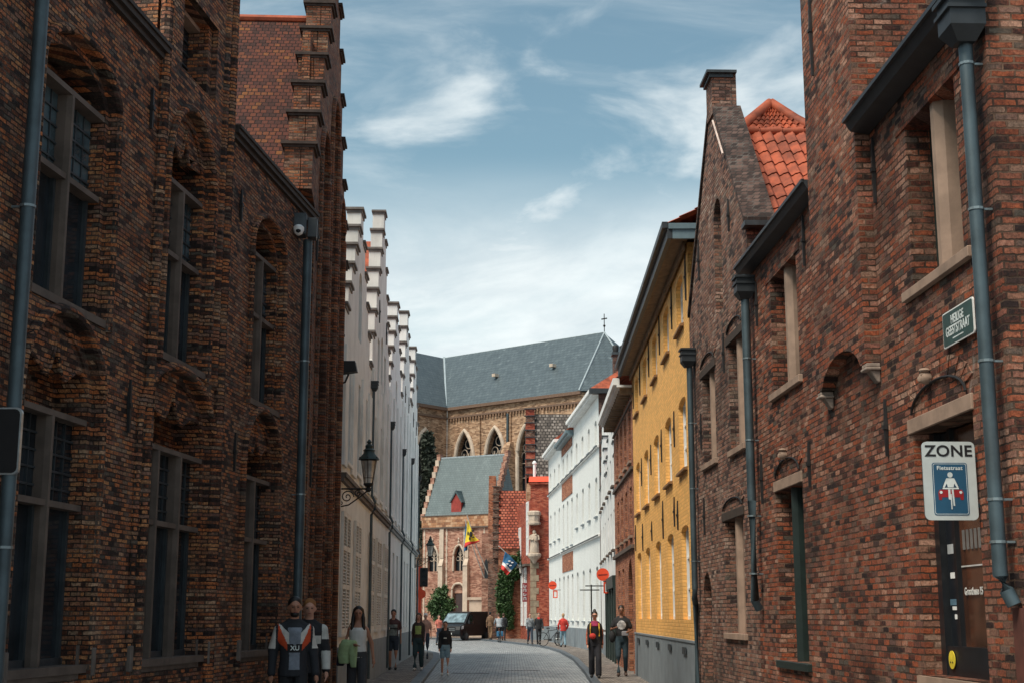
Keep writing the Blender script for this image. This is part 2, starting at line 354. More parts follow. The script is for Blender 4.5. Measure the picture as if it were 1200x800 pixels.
def steps(s0, s1, zb, zt, n):
    """crow-stepped gable outline from (s0,zb) up to zt and down to (s1,zb)"""
    c = (s0 + s1) / 2; w = (s1 - s0) / 2; topw = w / (n + .5) * .55; dw = (w - topw) / n; dz = (zt - zb) / (n + 1); up = []
    for i in range(n + 1):
        x = w - dw * i; up.append((x, zb + dz * i)); up.append((x, zb + dz * (i + 1)))
    left = [(c - x, z) for x, z in up]; right = [(c + x, z) for x, z in reversed(up)]
    caps = []
    for i in range(n + 1):
        x = w - dw * i; xi = max(w - dw * (i + 1), 0) if i < n else 0
        if i < n: caps += [(c - x, c - xi, zb + dz * (i + 1)), (c + xi, c + x, zb + dz * (i + 1))]
        else: caps.append((c - x, c + x, zb + dz * (i + 1)))
    return left + right, caps
def anchor(par, sg, s, z0, z1, o=0.0):
    g = G(sg); m = (z0 + z1) / 2
    x = random.uniform(-.02, .02)
    g.hexa([(s - .012, o + .004, z0), (s + .012, o + .004, z0), (s + .012, o + .03, z0), (s - .012, o + .03, z0), (s - .022 + x, o + .004, m), (s + .022 + x, o + .004, m), (s + .022 + x, o + .035, m), (s - .022 + x, o + .035, m)])
    g.hexa([(s - .022 + x, o + .004, m), (s + .022 + x, o + .004, m), (s + .022 + x, o + .035, m), (s - .022 + x, o + .035, m), (s - .007, o + .004, z1), (s + .007, o + .004, z1), (s + .007, o + .025, z1), (s - .007, o + .025, z1)])
    g.box(s - .03 + x, s + .03 + x, o + .01, o + .045, m - .02, m + .02)
    return g.build('wall_anchor', IRON, par)
def downpipe(par, sg, path, r=.05, clips=(), hopper=None, name='drainpipe'):
    g = G(sg); g.tube(path, r, 10); p = g.build(name, ZINC, par, smooth=True)
    if clips:
        for s, o, z in clips: g = G(sg); g.tube([(s, o, z - .01), (s, o, z + .01)], r * 1.12, 10); g.box(s - .01, s + .01, 0, o, z - .008, z + .008); g.build('pipe_clip', plain('clip_grey', (.22, .27, .29), .4, metal=.5), p)
    if hopper:
        s, o, z, w = hopper; g = G(sg)
        g.box(s - w, s + w, .01, o + w, z, z + w * 1.6); g.box(s - w * 1.15, s + w * 1.15, .005, o + w * 1.15, z + w * .9, z + w * 1.1); g.box(s - w * 1.2, s + w * 1.2, .003, o + w * 1.2, z + w * 1.6, z + w * 1.85)
        g.hexa([(s - w * .5, o - w * .5, z - w * .8), (s + w * .5, o - w * .5, z - w * .8), (s + w * .5, o + w * .5, z - w * .8), (s - w * .5, o + w * .5, z - w * .8), (s - w, .01, z), (s + w, .01, z), (s + w, o + w, z), (s - w, o + w, z)])
        g.build('rainwater_head', GUT, p)
    return p
def rib(g, pts, o, r):
    g.tube([(p[0], o, p[1]) for p in pts], r, 8)
def cross_window(par, sg, s0, s1, z0, z1, o, mull=1, trans=(), st=STONE, bars=True, sillw=.06, mw=.045, gl=None, paler=None):
    g = G(sg)
    g.box(s0 - .05, s1 + .09, o - .12, o + .13, z0 - .07, z0)
    g.box(s0 - .02, s1 + .05, o - .12, o + .045, z1, z1 + .05)
    cs = [s0 + (s1 - s0) * (i + 1) / (mull + 1) for i in range(mull)]
    for c in cs:
        g.hexa([(c - mw, o, z0), (c + mw, o, z0), (c + mw * .6, o + .05, z0), (c - mw * .6, o + .05, z0), (c - mw, o, z1), (c + mw, o, z1), (c + mw * .6, o + .05, z1), (c - mw * .6, o + .05, z1)])
        g.box(c - mw, c + mw, o - .083, o, z0, z1)
    for t in trans: g.box(s0 - .0, s1 + .04, o - .10, o + .035, t - .026, t + .026)
    w = g.build('window', st, par)
    if trans and gl:
        G(sg).box(s0, s1, o - .11, o - .085, z0, trans[0]).build('pane', GLS, w); G(sg).box(s0, s1, o - .11, o - .085, trans[0] + .001, z1).build('pane', gl, w)
    else: G(sg).box(s0, s1, o - .11, o - .085, z0, z1).build('pane', GLS, w)
    if bars:
        g = G(sg); zt = trans[0] if trans else z0
        a = s0
        for c in cs + [s1]:
            for i in range(1, 4): x = a + (c - a) * i / 4; g.box(x - .006, x + .006, o - .085, o - .07, zt, z1)
            k = 5
            for i in range(1, k): z = zt + (z1 - zt) * i / k; g.box(a, c, o - .085, o - .068, z - .009, z + .009)
            a = c
        if trans:
            a = s0
            for c in cs + [s1]:
                g.box(a + mw, a + mw + .04, o - .09, o - .05, z0, zt); g.box(c - mw - .04, c - mw, o - .09, o - .05, z0, zt); g.box(a, c, o - .09, o - .05, z0, z0 + .06)
                a = c
        g.build('glazing_bar', LEAD, w)
    return w
def simple_window(par, sg, s0, s1, z0, z1, o=-.15, fr=WHITE, gl=None, bars=(1, 2), fw=.05, sill=None, smat=None):
    g = G(sg); g.box(s0, s0 + fw, o - .05, o + .02, z0, z1); g.box(s1 - fw, s1, o - .05, o + .02, z0, z1); g.box(s0 + fw, s1 - fw, o - .05, o + .018, z0, z0 + fw); g.box(s0 + fw, s1 - fw, o - .05, o + .018, z1 - fw, z1)
    for i in range(bars[0]): x = s0 + (s1 - s0) * (i + 1) / (bars[0] + 1); g.box(x - fw * .4, x + fw * .4, o - .045, o + .012, z0 + fw, z1 - fw)
    for i in range(bars[1]): z = z0 + (z1 - z0) * (i + 1) / (bars[1] + 1); g.box(s0 + fw, s1 - fw, o - .04, o + .008, z - fw * .3, z + fw * .3)
    w = g.build('window', fr, par)
    g = G(sg); g.box(s0, s1, o - .07, o - .055, z0, z1); g.build('pane', gl or GLSB, w)
    if sill: g = G(sg); g.box(s0 - .08, s1 + .08, o, sill, z0 - .07, z0 - .001); g.build('sill', smat or fr, w)
    return w
def pantile(name, mat, par, A, B, C, D, tw=.165, th=.17, amp=.028):
    """wavy tiled slope: A,B eaves ends, D,C ridge ends (3-vectors in parent space)"""
    A, B, C, D = map(Vector, (A, B, C, D)); n = (B - A).cross(D - A).normalized()
    if n.z < 0: n = -n
    nt_ = max(2, int((B - A).length / tw)); nr = max(2, int((D - A).length / th)); sub = 6
    V = []; F = []
    nx = nt_ * sub
    for j in range(nr):
        for e in (0, 1):
            t = (j + e) / nr
            for i in range(nx + 1):
                u = i / nx; p = (A + (B - A) * u) * (1 - t) + (D + (C - D) * u) * t
                ph = 2 * pi * i / sub
                h = amp * (sin(ph) * .8 + .35 * sin(2 * ph + .6)) + (.022 if e == 0 else 0) + random.uniform(-.002, .002)
                V.append(p + n * h - (D - A).normalized() * (.02 if e == 0 else 0))
    r = nx + 1
    for j in range(2 * nr - 1):
        for i in range(nx): a = j * r + i; F.append((a, a + 1, a + 1 + r, a + r))
    me = bpy.data.meshes.new(name); me.from_pydata([tuple(v) for v in V], [], F); me.materials.append(mat)
    for p in me.polygons: p.use_smooth = True
    try: me.set_sharp_from_angle(angle=R_(50))
    except Exception: pass
    o = bpy.data.objects.new(name, me); COL.objects.link(o); o.parent = par; return o
def text_mesh(name, body, size, mat, par, loc, rot, extrude=.002, sx=1.0, align='CENTER', space=1.0):
    c = bpy.data.curves.new(name, 'FONT'); c.body = body; c.size = size; c.extrude = extrude; c.align_x = align; c.align_y = 'CENTER'; c.space_character = space; c.offset = size * .022
    t = bpy.data.objects.new(name, c); COL.objects.link(t)
    dg = bpy.context.evaluated_depsgraph_get(); me = bpy.data.meshes.new_from_object(t.evaluated_get(dg)); bpy.data.objects.remove(t)
    me.name = name; me.materials.clear(); me.materials.append(mat)
    o = bpy.data.objects.new(name, me); COL.objects.link(o); o.parent = par; o.location = loc; o.rotation_euler = rot; o.scale = (sx, 1, 1); return o

# ------------------------------------------------------------------ ground, road, pavements
def ground_poly(name, poly, z0, z1, mat, kind='structure'):
    o = G().slab(poly, z0, z1).build(name, mat); o['kind'] = kind; return o
ground_poly('ground', [(-400, -60), (400, -60), (400, 900), (-400, 900)], -.3, -.14, PAVE)
kl = [(-1.55, -8), (-1.75, 12), (-2.02, 30), (-2.3, 40), (-2.69, 53.5), (-3.1, 61), (-4.0, 66), (-6.5, 69), (-14, 71), (-60, 75)]
kr = [(1.75, -8), (1.75, 20), (1.87, 33.6), (2.06, 41), (2.27, 53.5), (2.15, 65), (1.85, 72), (1.35, 78), (.55, 83), (-.6, 90), (-2.2, 99), (-5, 103), (-12, 105), (-60, 108)]
ground_poly('road', [(p[0], p[1]) for p in kl] + [(p[0], p[1]) for p in reversed(kr)], -.139, -.1, COBB)
ground_poly('pavement', [(p[0] - .13, p[1]) for p in kl] + [(-60, 60), (-60, -8)], -.139, 0, PAVE)
ground_poly('pavement', [(p[0] + .10, p[1] + .03) for p in kr] + [(-60, 420), (60, 420), (60, -8)], -.139, 0, PAVE)
def kerb(path, w, side):
    g = G(); n = len(path)
    for i in range(n - 1):
        a = Vector((*path[i], 0)); b = Vector((*path[i + 1], 0)); d = (b - a).normalized(); nrm = Vector((-d.y, d.x, 0)) * side * w
        L = (b - a).length; k = max(1, int(L / 1.0))
        for j in range(k):
            p = a + (b - a) * (j / k) + d * .006; q = a + (b - a) * ((j + 1) / k) - d * .006; h = .004 + random.uniform(-.003, .004)
            g.hexa([(*p.xy, -.138), (*q.xy, -.138), (*(q + nrm).xy, -.138), (*(p + nrm).xy, -.138), (*p.xy, h), (*q.xy, h), (*(q + nrm).xy, h), (*(p + nrm).xy, h)])
    o = g.build('kerb', KERB, bevel=.008); o['kind'] = 'structure'
kerb(kl, .26, 1); kerb(kr, .2, -1)
# gully stones along the kerbs
for i, (x, y) in enumerate([(-1.2, 41.5), (.3, 43.5)]):
    g = G(); g.box(x - .55, x + .55, y - .12, y + .12, -.1, -.094)
    for k in range(11): g.box(x - .5 + k * .095, x - .46 + k * .095, y - .1, y + .1, -.094, -.089)
    tag(g.build('road_grate', LEAD), ['iron drain grate set in the cobbles, nearer of the two', 'iron drain grate set in the cobbles, farther of the two'][i], 'drain grate', 'drain grates in the road')

# ------------------------------------------------------------------ left: old brick house with gothic niches
m_ = .1106
house, sg = frame((-2.857 - m_ * 11.5, 8.), (-2.857, 19.5), 'gothic_brick_house', -1)
tag(house, 'dark brown brick house with gothic window niches at the left edge', 'building')
NB = [(2.78, 4.32), (5.28, 7.42), (8.62, 10.08)]
NU = [(2.78, 4.32, 6.42), (5.70, 7.08, 6.80), (8.66, 10.06, 6.45)]
DW = (6.02, 6.93, 7.18, 8.05)
def ins(s0, s1, z0, zs, zt, d, kind='seg'): return arch(s0 + d, s1 - d, z0, zs, zt - d, kind, 14)
holesA = [ins(a, b, .98, 3.3, 3.98, 0) for a, b in NB] + [ins(a, b, 4.02, 5.98, t, 0) for a, b, t in NU] + [arch(DW[0] - .08, DW[1] + .12, DW[2], 0, DW[3] + .02, 'rect')]
out = [(-4, -.15), (11.48, -.15), (11.48, 7.1), (7.65, 7.1), (7.65, 9.8), (5.5, 9.8), (5.5, 7.1), (-4, 7.1)]
g = G(sg); g.panel(out, holesA, 0, .07)
holesB = [ins(a, b, .99, 3.3, 3.98, .09) for a, b in NB] + [ins(a, b, 4.03, 5.98, t, .09) for a, b, t in NU] + [arch(DW[0], DW[1], DW[2] + .01, 0, DW[3], 'rect')]
g.panel([(-3.9, 0), (11.3, 0), (11.3, 7.0), (7.6, 7.0), (7.6, 8.8), (5.55, 8.8), (5.55, 7.0), (-3.9, 7.0)], holesB, -.07, .42, outer=False)
g.box(-4, 11.48, -8, -.5, -.15, 7.05); g.box(5.5, 7.65, -2.4, -.48, 7.05, 9.8)
g.box(5.5, 5.62, -.48, -.12, 7.1, 9.8); g.box(7.53, 7.65, -.48, -.12, 7.1, 9.8)
wall = g.build('wall', L1B, house)
for a, b in NB: G(sg).prism(ins(a, b, 3.2, 3.3, 3.98, .092), -.47, -.38).build('tympanum', L1B, house)   # brick infill of the niche heads
for a, b, t in NU: G(sg).prism(ins(a, b, 5.98, 5.99, t, .092), -.47, -.38).build('tympanum', L1B, house)
def ogee(a, b, z0, zt, w):
    c = (a + b) / 2; W2 = (b - a)
    pr = [(0, .36), (.05, .46), (.12, .51), (.20, .49), (.28, .40), (.34, .33), (.39, .34), (.43, .44), (.47, .64), (.5, .88)]
    L = [(a + W2 * x, z0 + (zt - z0) * z) for x, z in pr]; Rr = [(b - W2 * x, z) for (x, _), (_, z) in zip(pr, L)][:-1]
    return L + Rr[::-1]
for (a, b, z0, zt) in [(a + .09, b - .09, 3.22, 3.9) for a, b in NB] + [(5.79, 6.99, 6.02, 6.72)]:
    oc = ogee(a + .001, b - .001, z0 + .05, zt, 0)
    top = [p for p in arch(a, b, 3.3 if z0 < 5 else 5.98, 3.3 if z0 < 5 else 5.98, zt, 'seg', 14)[2:]]
    g = G(sg); g.prism([(p[0], p[1]) for p in top] + oc, -.20, -.09)
    g.tube([(p[0], -.09, p[1]) for p in oc], .022, 6)
    g.build('tracery', L1B, house)
for (a, b) in NB:
    cross_window(house, sg, a + .09, b - .09, 1.1, 3.14, -.12, mull=(2 if b - a > 2 else 1), trans=(2.42,), mw=.036)
for (a, b, t) in NU:
    cross_window(house, sg, a + .09, b - .09, 4.10, 5.94, -.12, mull=1, trans=(5.2,), mw=.034, gl=GLSB)
cross_window(house, sg, DW[0], DW[1], DW[2] + .08, DW[3] - .06, -.22, mull=0, trans=(), st=STONEL)
g = G(sg)      # round brick mouldings framing every niche
for a, b in NB: rib(g, ins(a, b, .9, 3.3, 3.98, -.045)[1:] + [(a - .045, 3.3), (a - .045, .9)], .01, .045)
for a, b, t in NU: rib(g, ins(a, b, 4.0, 5.98, t, -.045)[1:] + [(a - .045, 5.98), (a - .045, 4.0)], .01, .045)
for s in (7.52, 5.42 - .02): rib(g, [(s, .2), (s, 9.8)], .02, .07)
for s in (7.38,): rib(g, [(s, 4.0), (s, 9.8)], .0, .05)
g.build('moulding', L1B, house, smooth=True)
for a, b in NB:
    m_b = plain('dark_base_stone', (.13, .105, .09), .8, var=.3, dirt=.4)
    for s in (a - .05, b + .05): G(sg).box(s - .035, s + .035, -.05, .06, 1.0, 1.24).build('base_stone', m_b, house, bevel=.01)
    G(sg).box(b - .05, b, -.2, -.06, 1.0, 1.26).build('base_stone', m_b, house); G(sg).box(a + .09, b - .09, -.3, -.02, .96, 1.03).build('base_stone', m_b, house)
g = G(sg)
for s0, s1 in ((-4, 5.38), (7.7, 11.5)):
    g.box(s0, s1, 0, .04, 7.01, 7.07); g.box(s0, s1, 0, .08, 7.07, 7.13); g.box(s0, s1, -.5, .10, 7.13, 7.17)
g.build('cornice', plain('sooty_cornice', (.035, .026, .022), .8, var=.3), house)
for s, z0, z1 in [(5.13, 6.2, 6.62), (4.96, 3.18, 3.68), (8.22, 3.15, 3.6), (8.1, 6.1, 6.5), (2.60, 5.9, 6.5), (2.62, 3.2, 3.75), (11.1, 3.3, 3.7)]: anchor(house, sg, s, z0, z1)
downpipe(house, sg, [(2.42, .13, z) for z in (.1, 3.6, 7.0)], .055, [(2.42, .13, 2.0), (2.42, .13, 4.6), (2.42, .13, 6.4)])
downpipe(house, sg, [(10.8, .12, .1), (10.8, .12, 4), (10.8, .12, 6.6)], .062, [(10.8, .12, z) for z in (1.6, 3.1, 4.9)])
# security camera above the pipe
t = tag(empty('security_camera', (0, 0, 0)), 'white dome security camera on a dark box above the grey drainpipe', 'security camera')
t.location = (-2.88, 18.55, 6.75); t.rotation_euler = (0, 0, R_(6))
G().box(-.22, .06, -.10, .14, -.14, .17).build('housing', LEAD, t, bevel=.015)
G().box(.07, .2, .0, .2, -.15, .13).build('side_box', GUT, t, bevel=.01)
d = G().lathe((-.04, -.16, -.1), [(.02, -.075), (.055, -.05), (.075, 0), (.075, .04), (.04, .07)], 14).build('dome', WHITE, t, smooth=True)
G().ball((-.04, -.195, -.115), .042, 10, 6).build('lens', GLS, d, smooth=True)
# sign box at the very left edge
t = tag(empty('hanging_sign', (-3.86, 10.35, 2.78)), 'black hanging sign with pale rounded rim at the left picture edge', 'sign')
g = G(); P = []
for cx, cz, a0 in ((.17, .21, 0), (-.17, .21, 90), (-.17, -.21, 180), (.17, -.21, 270)):
    for k in range(4): a = R_(a0 + k * 30); P.append((cx + .04 * cos(a), cz + .04 * sin(a)))
g.prism(P, -.02, .02); rimo = g.build('rim', ZINCL, t)
g = G(); g.prism([(x * .94, z * .95) for x, z in P], -.026, -.021).build('face', DARK, t)
G().tube([(-.2, 0, .1), (-.75, .02, .1)], .015, 6).build('bracket', IRON, t)

# ------------------------------------------------------------------ left: crow-stepped orange brick gable
house, sg = frame((-2.857, 19.52), (-3.19, 26.), 'stepped_gable_house', -1)
tag(house, 'orange brown brick house with tall crow stepped gable and mossy tile roof', 'building')
st, caps = steps(-.55, 6.72, 7.42, 12.6, 7)
outl = [(.02, -.15)] + [(.02, 7.3)] + [(-.55, 7.42)] + st[1:-1] + [(6.46, 7.42), (6.46, -.15)]
bays = [(.75, 2.05), (2.6, 3.9), (4.4, 5.7)]
hA = [arch(a, b, .95, 8.3 + (1.2 if i == 1 else 0), 8.9 + (1.2 if i == 1 else 0), 'seg', 10) for i, (a, b) in enumerate(bays)]
g = G(sg); g.panel(outl, hA, 0, .16)
hB = [arch(a + .12, b - .12, .96, 8.3 + (1.2 if i == 1 else 0), 8.8 + (1.2 if i == 1 else 0), 'seg', 10) for i, (a, b) in enumerate(bays)]
g.panel([(.1, 0), (6.4, 0), (6.4, 8.6), (4.9, 10.8), (3.1, 11.4), (1.5, 10.0), (.1, 8.2)], hB, -.16, .16, outer=False)
g.box(.02, 6.46, -8.5, -.34, -.15, 7.3)
g.prism([(p[0], p[1]) for p in st], -.4, -.17)
g.build('wall', L2B, house)
g = G(sg)
for i, (a, b) in enumerate(bays):
    for z0, z1 in ((.2, 1.05), (3.1, 3.9), (5.9, 6.9), (8.4, 10.4)): G(sg).box(a + .11, b - .11, -.34, -.22, z0, z1).build('spandrel', L2B, house)
for i, (a, b) in enumerate(bays):
    for z0, z1, tr in ((1.1, 3.1, 2.4), (3.95, 5.85, 5.15), (6.95, 8.35, 7.7)):
        cross_window(house, sg, a + .13, b - .13, z0, z1, -.27, mull=1, trans=(tr,), mw=.05, bars=False, st=STONEL)
g = G(sg)
for i, (a, b) in enumerate(bays):
    for d, o, r in ((-.06, .01, .055), (.06, -.15, .04)):
        q = arch(a + d, b - d, .3, 8.3 + (1.2 if i == 1 else 0), 8.9 + (1.2 if i == 1 else 0) - d, 'seg', 10)
        rib(g, q[1:] + [(a + d, .3)], o, r)
g.build('moulding', L2B, house, smooth=True)
for a, b, z in caps: g = G(sg); g.box(a - .05, b + .04, -.45, .07, z, z + .045); g.box(a - .02, b + .01, -.42, .035, z - .04, z); g.build('coping', plain('sooty_brick_cap', (.045, .030, .025), .85, var=.4, scale=9), house)
g = G(sg); A = [(-.5, 7.15), (3.1, 11.55), (6.75, 7.15), (6.4, 7.0), (3.1, 11.3), (-.2, 7.0)]; g.prism(A, -8.7, -.401)
rf = g.build('roof', TILEB, house)
G(sg).tube([(3.1, -.42, 11.58), (3.1, -8.7, 11.58)], .07, 8).build('ridge_tile', TILE, rf)
for s, z0, z1 in [(.35, 6.6, 7.3), (2.3, 8.0, 8.8), (4.1, 8.2, 9.0), (.35, 3.3, 3.9), (6.15, 6.3, 7.0)]: anchor(house, sg, s, z0, z1)

# ------------------------------------------------------------------ left: row of white crow-stepped houses
D3 = Vector((-4.06 + 3.19, 34.0, 0)).normalized()
def lpos(s): return (-3.19 + D3.x * s, 26.02 + D3.y * s)
def shutter(par, sg, s0, s1, z0, z1, mat):
    g = G(sg); w = (s1 - s0) / 2; zr = [z0, z0 + (z1 - z0) * .36, z0 + (z1 - z0) * .68, z1 - .09]
    for k in (0, 1):
        a = s0 + w * k + .015; b = s0 + w * (k + 1) - .015
        g.box(a, a + .07, .005, .06, z0, z1); g.box(b - .07, b, .005, .06, z0, z1)
        for i, z in enumerate(zr): g.box(a + .07, b - .07, .006, .058, z, z + .09)
        z = z0 + .12
        while z < z1 - .13:
            if min(abs(z - q - .045) for q in zr) > .06:
                g.hexa([(a + .07, .012, z + .03), (b - .07, .012, z + .03), (b - .07, .05, z), (a + .07, .05, z), (a + .07, .012, z + .04), (b - .07, .012, z + .04), (b - .07, .05, z + .01), (a + .07, .05, z + .01)])
            z += .062
    return g.build('shutter', mat, par)
LROW = [  # s0, s1, base of steps, apex, steps, material, upper windows, ground openings, label
    (0, 7.1, 6.8, 10.15, 5, GREYW, [(.95, 1.85), (3.1, 4.1), (5.2, 6.1)], [(.35, 1.8), (3.1, 4.4)], 'grey beige stepped gable house with louvred shutters next to the orange gable'),
    (7.1, 14.2, 7.6, 12.2, 6, GREYW, [(8.0, 9.0), (10.1, 11.1), (12.2, 13.1)], [(6.6 + .65, 8.6), (9.5, 11.0), (12.4, 13.8)], 'beige stepped gable house with the tallest white gable of the left row'),
    (14.2, 20.9, 8.2, 11.2, 4, WHTW, [(15.0, 15.9), (17, 17.9), (19, 19.9)], [(14.9, 15.9), (16.9, 17.9), (19, 20)], 'whitish stepped gable house, third from the orange gable'),
    (20.9, 27.3, 8.9, 12.35, 4, WHTW, [(21.6, 22.4), (23.7, 24.5), (25.7, 26.5)], [(21.6, 22.5), (23.7, 24.6), (25.7, 26.6)], 'whitish stepped gable house, fourth from the orange gable'),
    (27.3, 34.0, 8.9, 12.3, 4, WHTW, [(28.1, 28.9), (30.1, 30.9), (32.3, 33.1)], [(28.1, 29), (30.1, 31), (32.3, 33.2)], 'white stepped gable house at the corner of the square, last of the left row')]
for (s0, s1, zb, zt, n, mat, up, gr, lab) in LROW:
    h, sg = frame(lpos(s0), lpos(s1), 'white_gabled_house', -1)
    tag(h, lab, 'building', 'white stepped gable houses on the left')
    L = s1 - s0; stp, cp = steps(.15, L - .1, zb, zt, n)
    o_ = [(.0, -.15), (.0, zb - .2)] + stp + [(L, zb - .2), (L, -.15)]
    U = [(a - s0, b - s0) for a, b in up]; Gr = [(a - s0, b - s0) for a, b in gr]; zu = 6.4 if zb < 8.3 else 6.8
    holes = [arch(a, b, 4.45, 0, zu, 'rect') for a, b in U] + [arch(a, b, 1.2, 0, 3.42, 'rect') for a, b in Gr]
    holes += [arch(L / 2 - .4, L / 2 + .4, 7.3, 8.5, 8.8, 'seg')]
    if zt > 12: holes += [arch(L / 2 - 1.6, L / 2 - .9, 7.3, 0, 8.5, 'rect'), arch(L / 2 + .9, L / 2 + 1.6, 7.3, 0, 8.5, 'rect')]
    g = G(sg); g.panel(o_, holes, 0, .26); g.box(0, L, -9, -.27, -.15, zb - .3)
    g.prism([(p[0], p[1]) for p in stp], -.3, -.262); g.build('wall', mat, h)
    wins = [(a, b, 4.46, zu - .01) for a, b in U] + [(a, b, 1.21, 3.41) for a, b in Gr] + [(L / 2 - .39, L / 2 + .39, 7.32, 8.72)]
    if zt > 12: wins += [(L / 2 - 1.59, L / 2 - .91, 7.31, 8.49), (L / 2 + .91, L / 2 + 1.59, 7.31, 8.49)]
    for a, b, z0, z1 in wins: simple_window(h, sg, a, b, z0, z1, -.2, fr=OFFW if mat is GREYW else WHITE, bars=(1, 2), fw=.045, sill=.06 if z0 < 7 else None, smat=mat)
    if mat is GREYW:
        for a, b in Gr: shutter(h, sg, a - .06, b + .06, 1.2, 3.45, OFFW)
    edges = [0.02] + [x for ab in U for x in ab] + [L - .02]
    for i in range(0, len(edges), 2):
        if edges[i + 1] - edges[i] > .35: G(sg).box(edges[i] + .12, edges[i + 1] - .12, .001, .05, 4.3, zb - .2).build('pilaster', mat, h)
    g = G(sg); g.box(0, L, 0, .11, 4.06, 4.14); g.box(0, L, 0, .07, 3.98, 4.06); g.build('string_course', STONE if mat is GREYW else PLINTH, h)
    g = G(sg); g.box(0, L, 0, .03, -.1, .95); g.build('plinth', PLINTH, h)
    for a, b, z in cp: g = G(sg); g.box(a - .06, b + .03, -.33, .06, z, z + .05); g.box(a - .02, b + .01, -.31, .025, z - .07, z); g.build('coping', plain('weathered_cap', (.17, .155, .145), .8, var=.3, dirt=.4), h)
    g = G(sg); k = .55; g.prism([(.05, zb - .25), (L / 2, zt - .75), (L - .05, zb - .25), (L - .25, zb - .4), (L / 2, zt - 1.0), (.25, zb - .4)], -9, -.301); g.build('roof', TILE, h)
    hz = zu + .45
    downpipe(h, sg, [(L - .1, .07, hz), (L - .1, .07, 4.3), (L - .1, .15, 4.15), (L - .1, .15, 4.0), (L - .1, .07, 3.85), (L - .1, .07, .1)], .035, [], (L - .1, .08, hz, .09))
    for s, z0, z1 in [(L * .3, 8.9, 9.5), (L * .7, 8.9, 9.5), (L / 2 - .8, 6.75 if zb < 8.3 else 7.0, 7.2)][:2]: anchor(h, sg, s, z0, z1) if zt > 12 else None
# floodlight at the corner of the orange gable
t = tag(empty('wall_floodlight', (-3.1, 25.5, 6.0)), 'small black floodlight on the wall corner above the ornate lantern', 'floodlight')
G().hexa([(-.05, -.1, -.1), (.24, -.1, -.06), (.24, .12, -.06), (-.05, .12, -.1), (-.05, -.1, .13), (.2, -.1, .13), (.2, .12, .13), (-.05, .12, .13)]).build('housing', IRON, t)
G().tube([(-.1, 0, -.3), (.02, 0, -.25), (.08, 0, -.1)], .02, 6).build('arm', IRON, t)

def wall_lantern(loc, length, label, grp='ornate wall lanterns'):
    """loc: point on the wall at bracket height; arm runs to +x"""
    t = tag(empty('wall_lantern', loc), label, 'street lamp', grp); L = length
    g = G(); g.box(-.03, .02, -.03, .03, -.38, .1); g.tube([(0, 0, 0), (L + .05, 0, 0)], .018, 6); g.tube([(0, 0, -.34), (L * .35, 0, -.3), (L * .75, 0, -.14), (L, 0, -.02)], .014, 6)
    def spiral(cx, cz, r, turns, ph):
        return [(cx + r * (1 - k / 26) * cos(ph + k / 26 * turns * 2 * pi), 0, cz + r * (1 - k / 26) * sin(ph + k / 26 * turns * 2 * pi)) for k in range(25)]
    g.tube(spiral(L * .30, -.15, .125, 1.8, 0), .012, 5); g.tube(spiral(L * .66, -.085, .07, 1.6, 1), .01, 5); g.tube(spiral(.05, -.26, .05, 1.5, 2), .01, 5)
    g.build('bracket', IRON, t)
    g = G(); g.lathe((L, 0, 0), [(.03, -.06), (.06, -.02), (.035, .03), (.09, .07), (.095, .1)], 10)
    for k in range(6):
        a = k * pi / 3 + .5; b = a + pi / 3
        g.tube([(L + .085 * cos(a), .085 * sin(a), .1), (L + .155 * cos(a), .155 * sin(a), .54)], .008, 4)
        g.tube([(L + .155 * cos(a), .155 * sin(a), .54), (L + .155 * cos(b), .155 * sin(b), .54)], .01, 4)
        g.tube([(L + .1 * cos(a), .1 * sin(a), .2), (L + .1 * cos(b), .1 * sin(b), .2)], .006, 4)
        g.ball((L + .175 * cos(a), .175 * sin(a), .575), .022, 6, 4)
    g.build('lamp_frame', IRON, t)
    g = G(); g.lathe((L, 0, 0), [(.2, .545), (.19, .57), (.11, .66), (.1, .7), (.115, .72), (.07, .76), (.075, .81), (.03, .85), (.05, .88), (.012, .93)], 12); g.build('lamp_cap', plain('verdigris_black', (.02, .04, .038), .5), t, smooth=True)
    G().lathe((L, 0, 0), [(.075, .11), (.135, .52)], 6).build('lamp_glass', LAMPG, t)
    return t
wall_lantern((-3.25, 26.25, 3.85), .56, 'large ornate black lantern on a scrolled bracket by the orange gable')
wall_lantern((-4.0, 58.4, 3.85), .62, 'far ornate black lantern at the corner of the last white house')
# traffic post at the corner
t = tag(empty('traffic_post', (-3.92, 60.5, 0)), 'red post with dark traffic signal and round red sign behind the walkers', 'traffic signal')
G().tube([(0, 0, 0), (0, 0, 3.6)], .07, 8).build('post', RED, t)
g = G(); g.box(.0, .34, -.2, -.08, 2.75, 3.55); sg_ = g.build('signal_head', IRON, t, bevel=.02)
for k in range(3): G().lathe((0, 0, 0), [(.085, 0), (.085, .02)], 12).build('signal_lens', GLS, sg_).matrix_local = Matrix.Translation((.17, -.21, 2.9 + k * .25)) @ Matrix.Rotation(R_(90), 4, 'X')
G().lathe((0, 0, 0), [(.2, 0), (.2, .03)], 20).build('round_sign', RED, t).matrix_local = Matrix.Translation((.06, -.1, 2.45)) @ Matrix.Rotation(R_(90), 4, 'X')

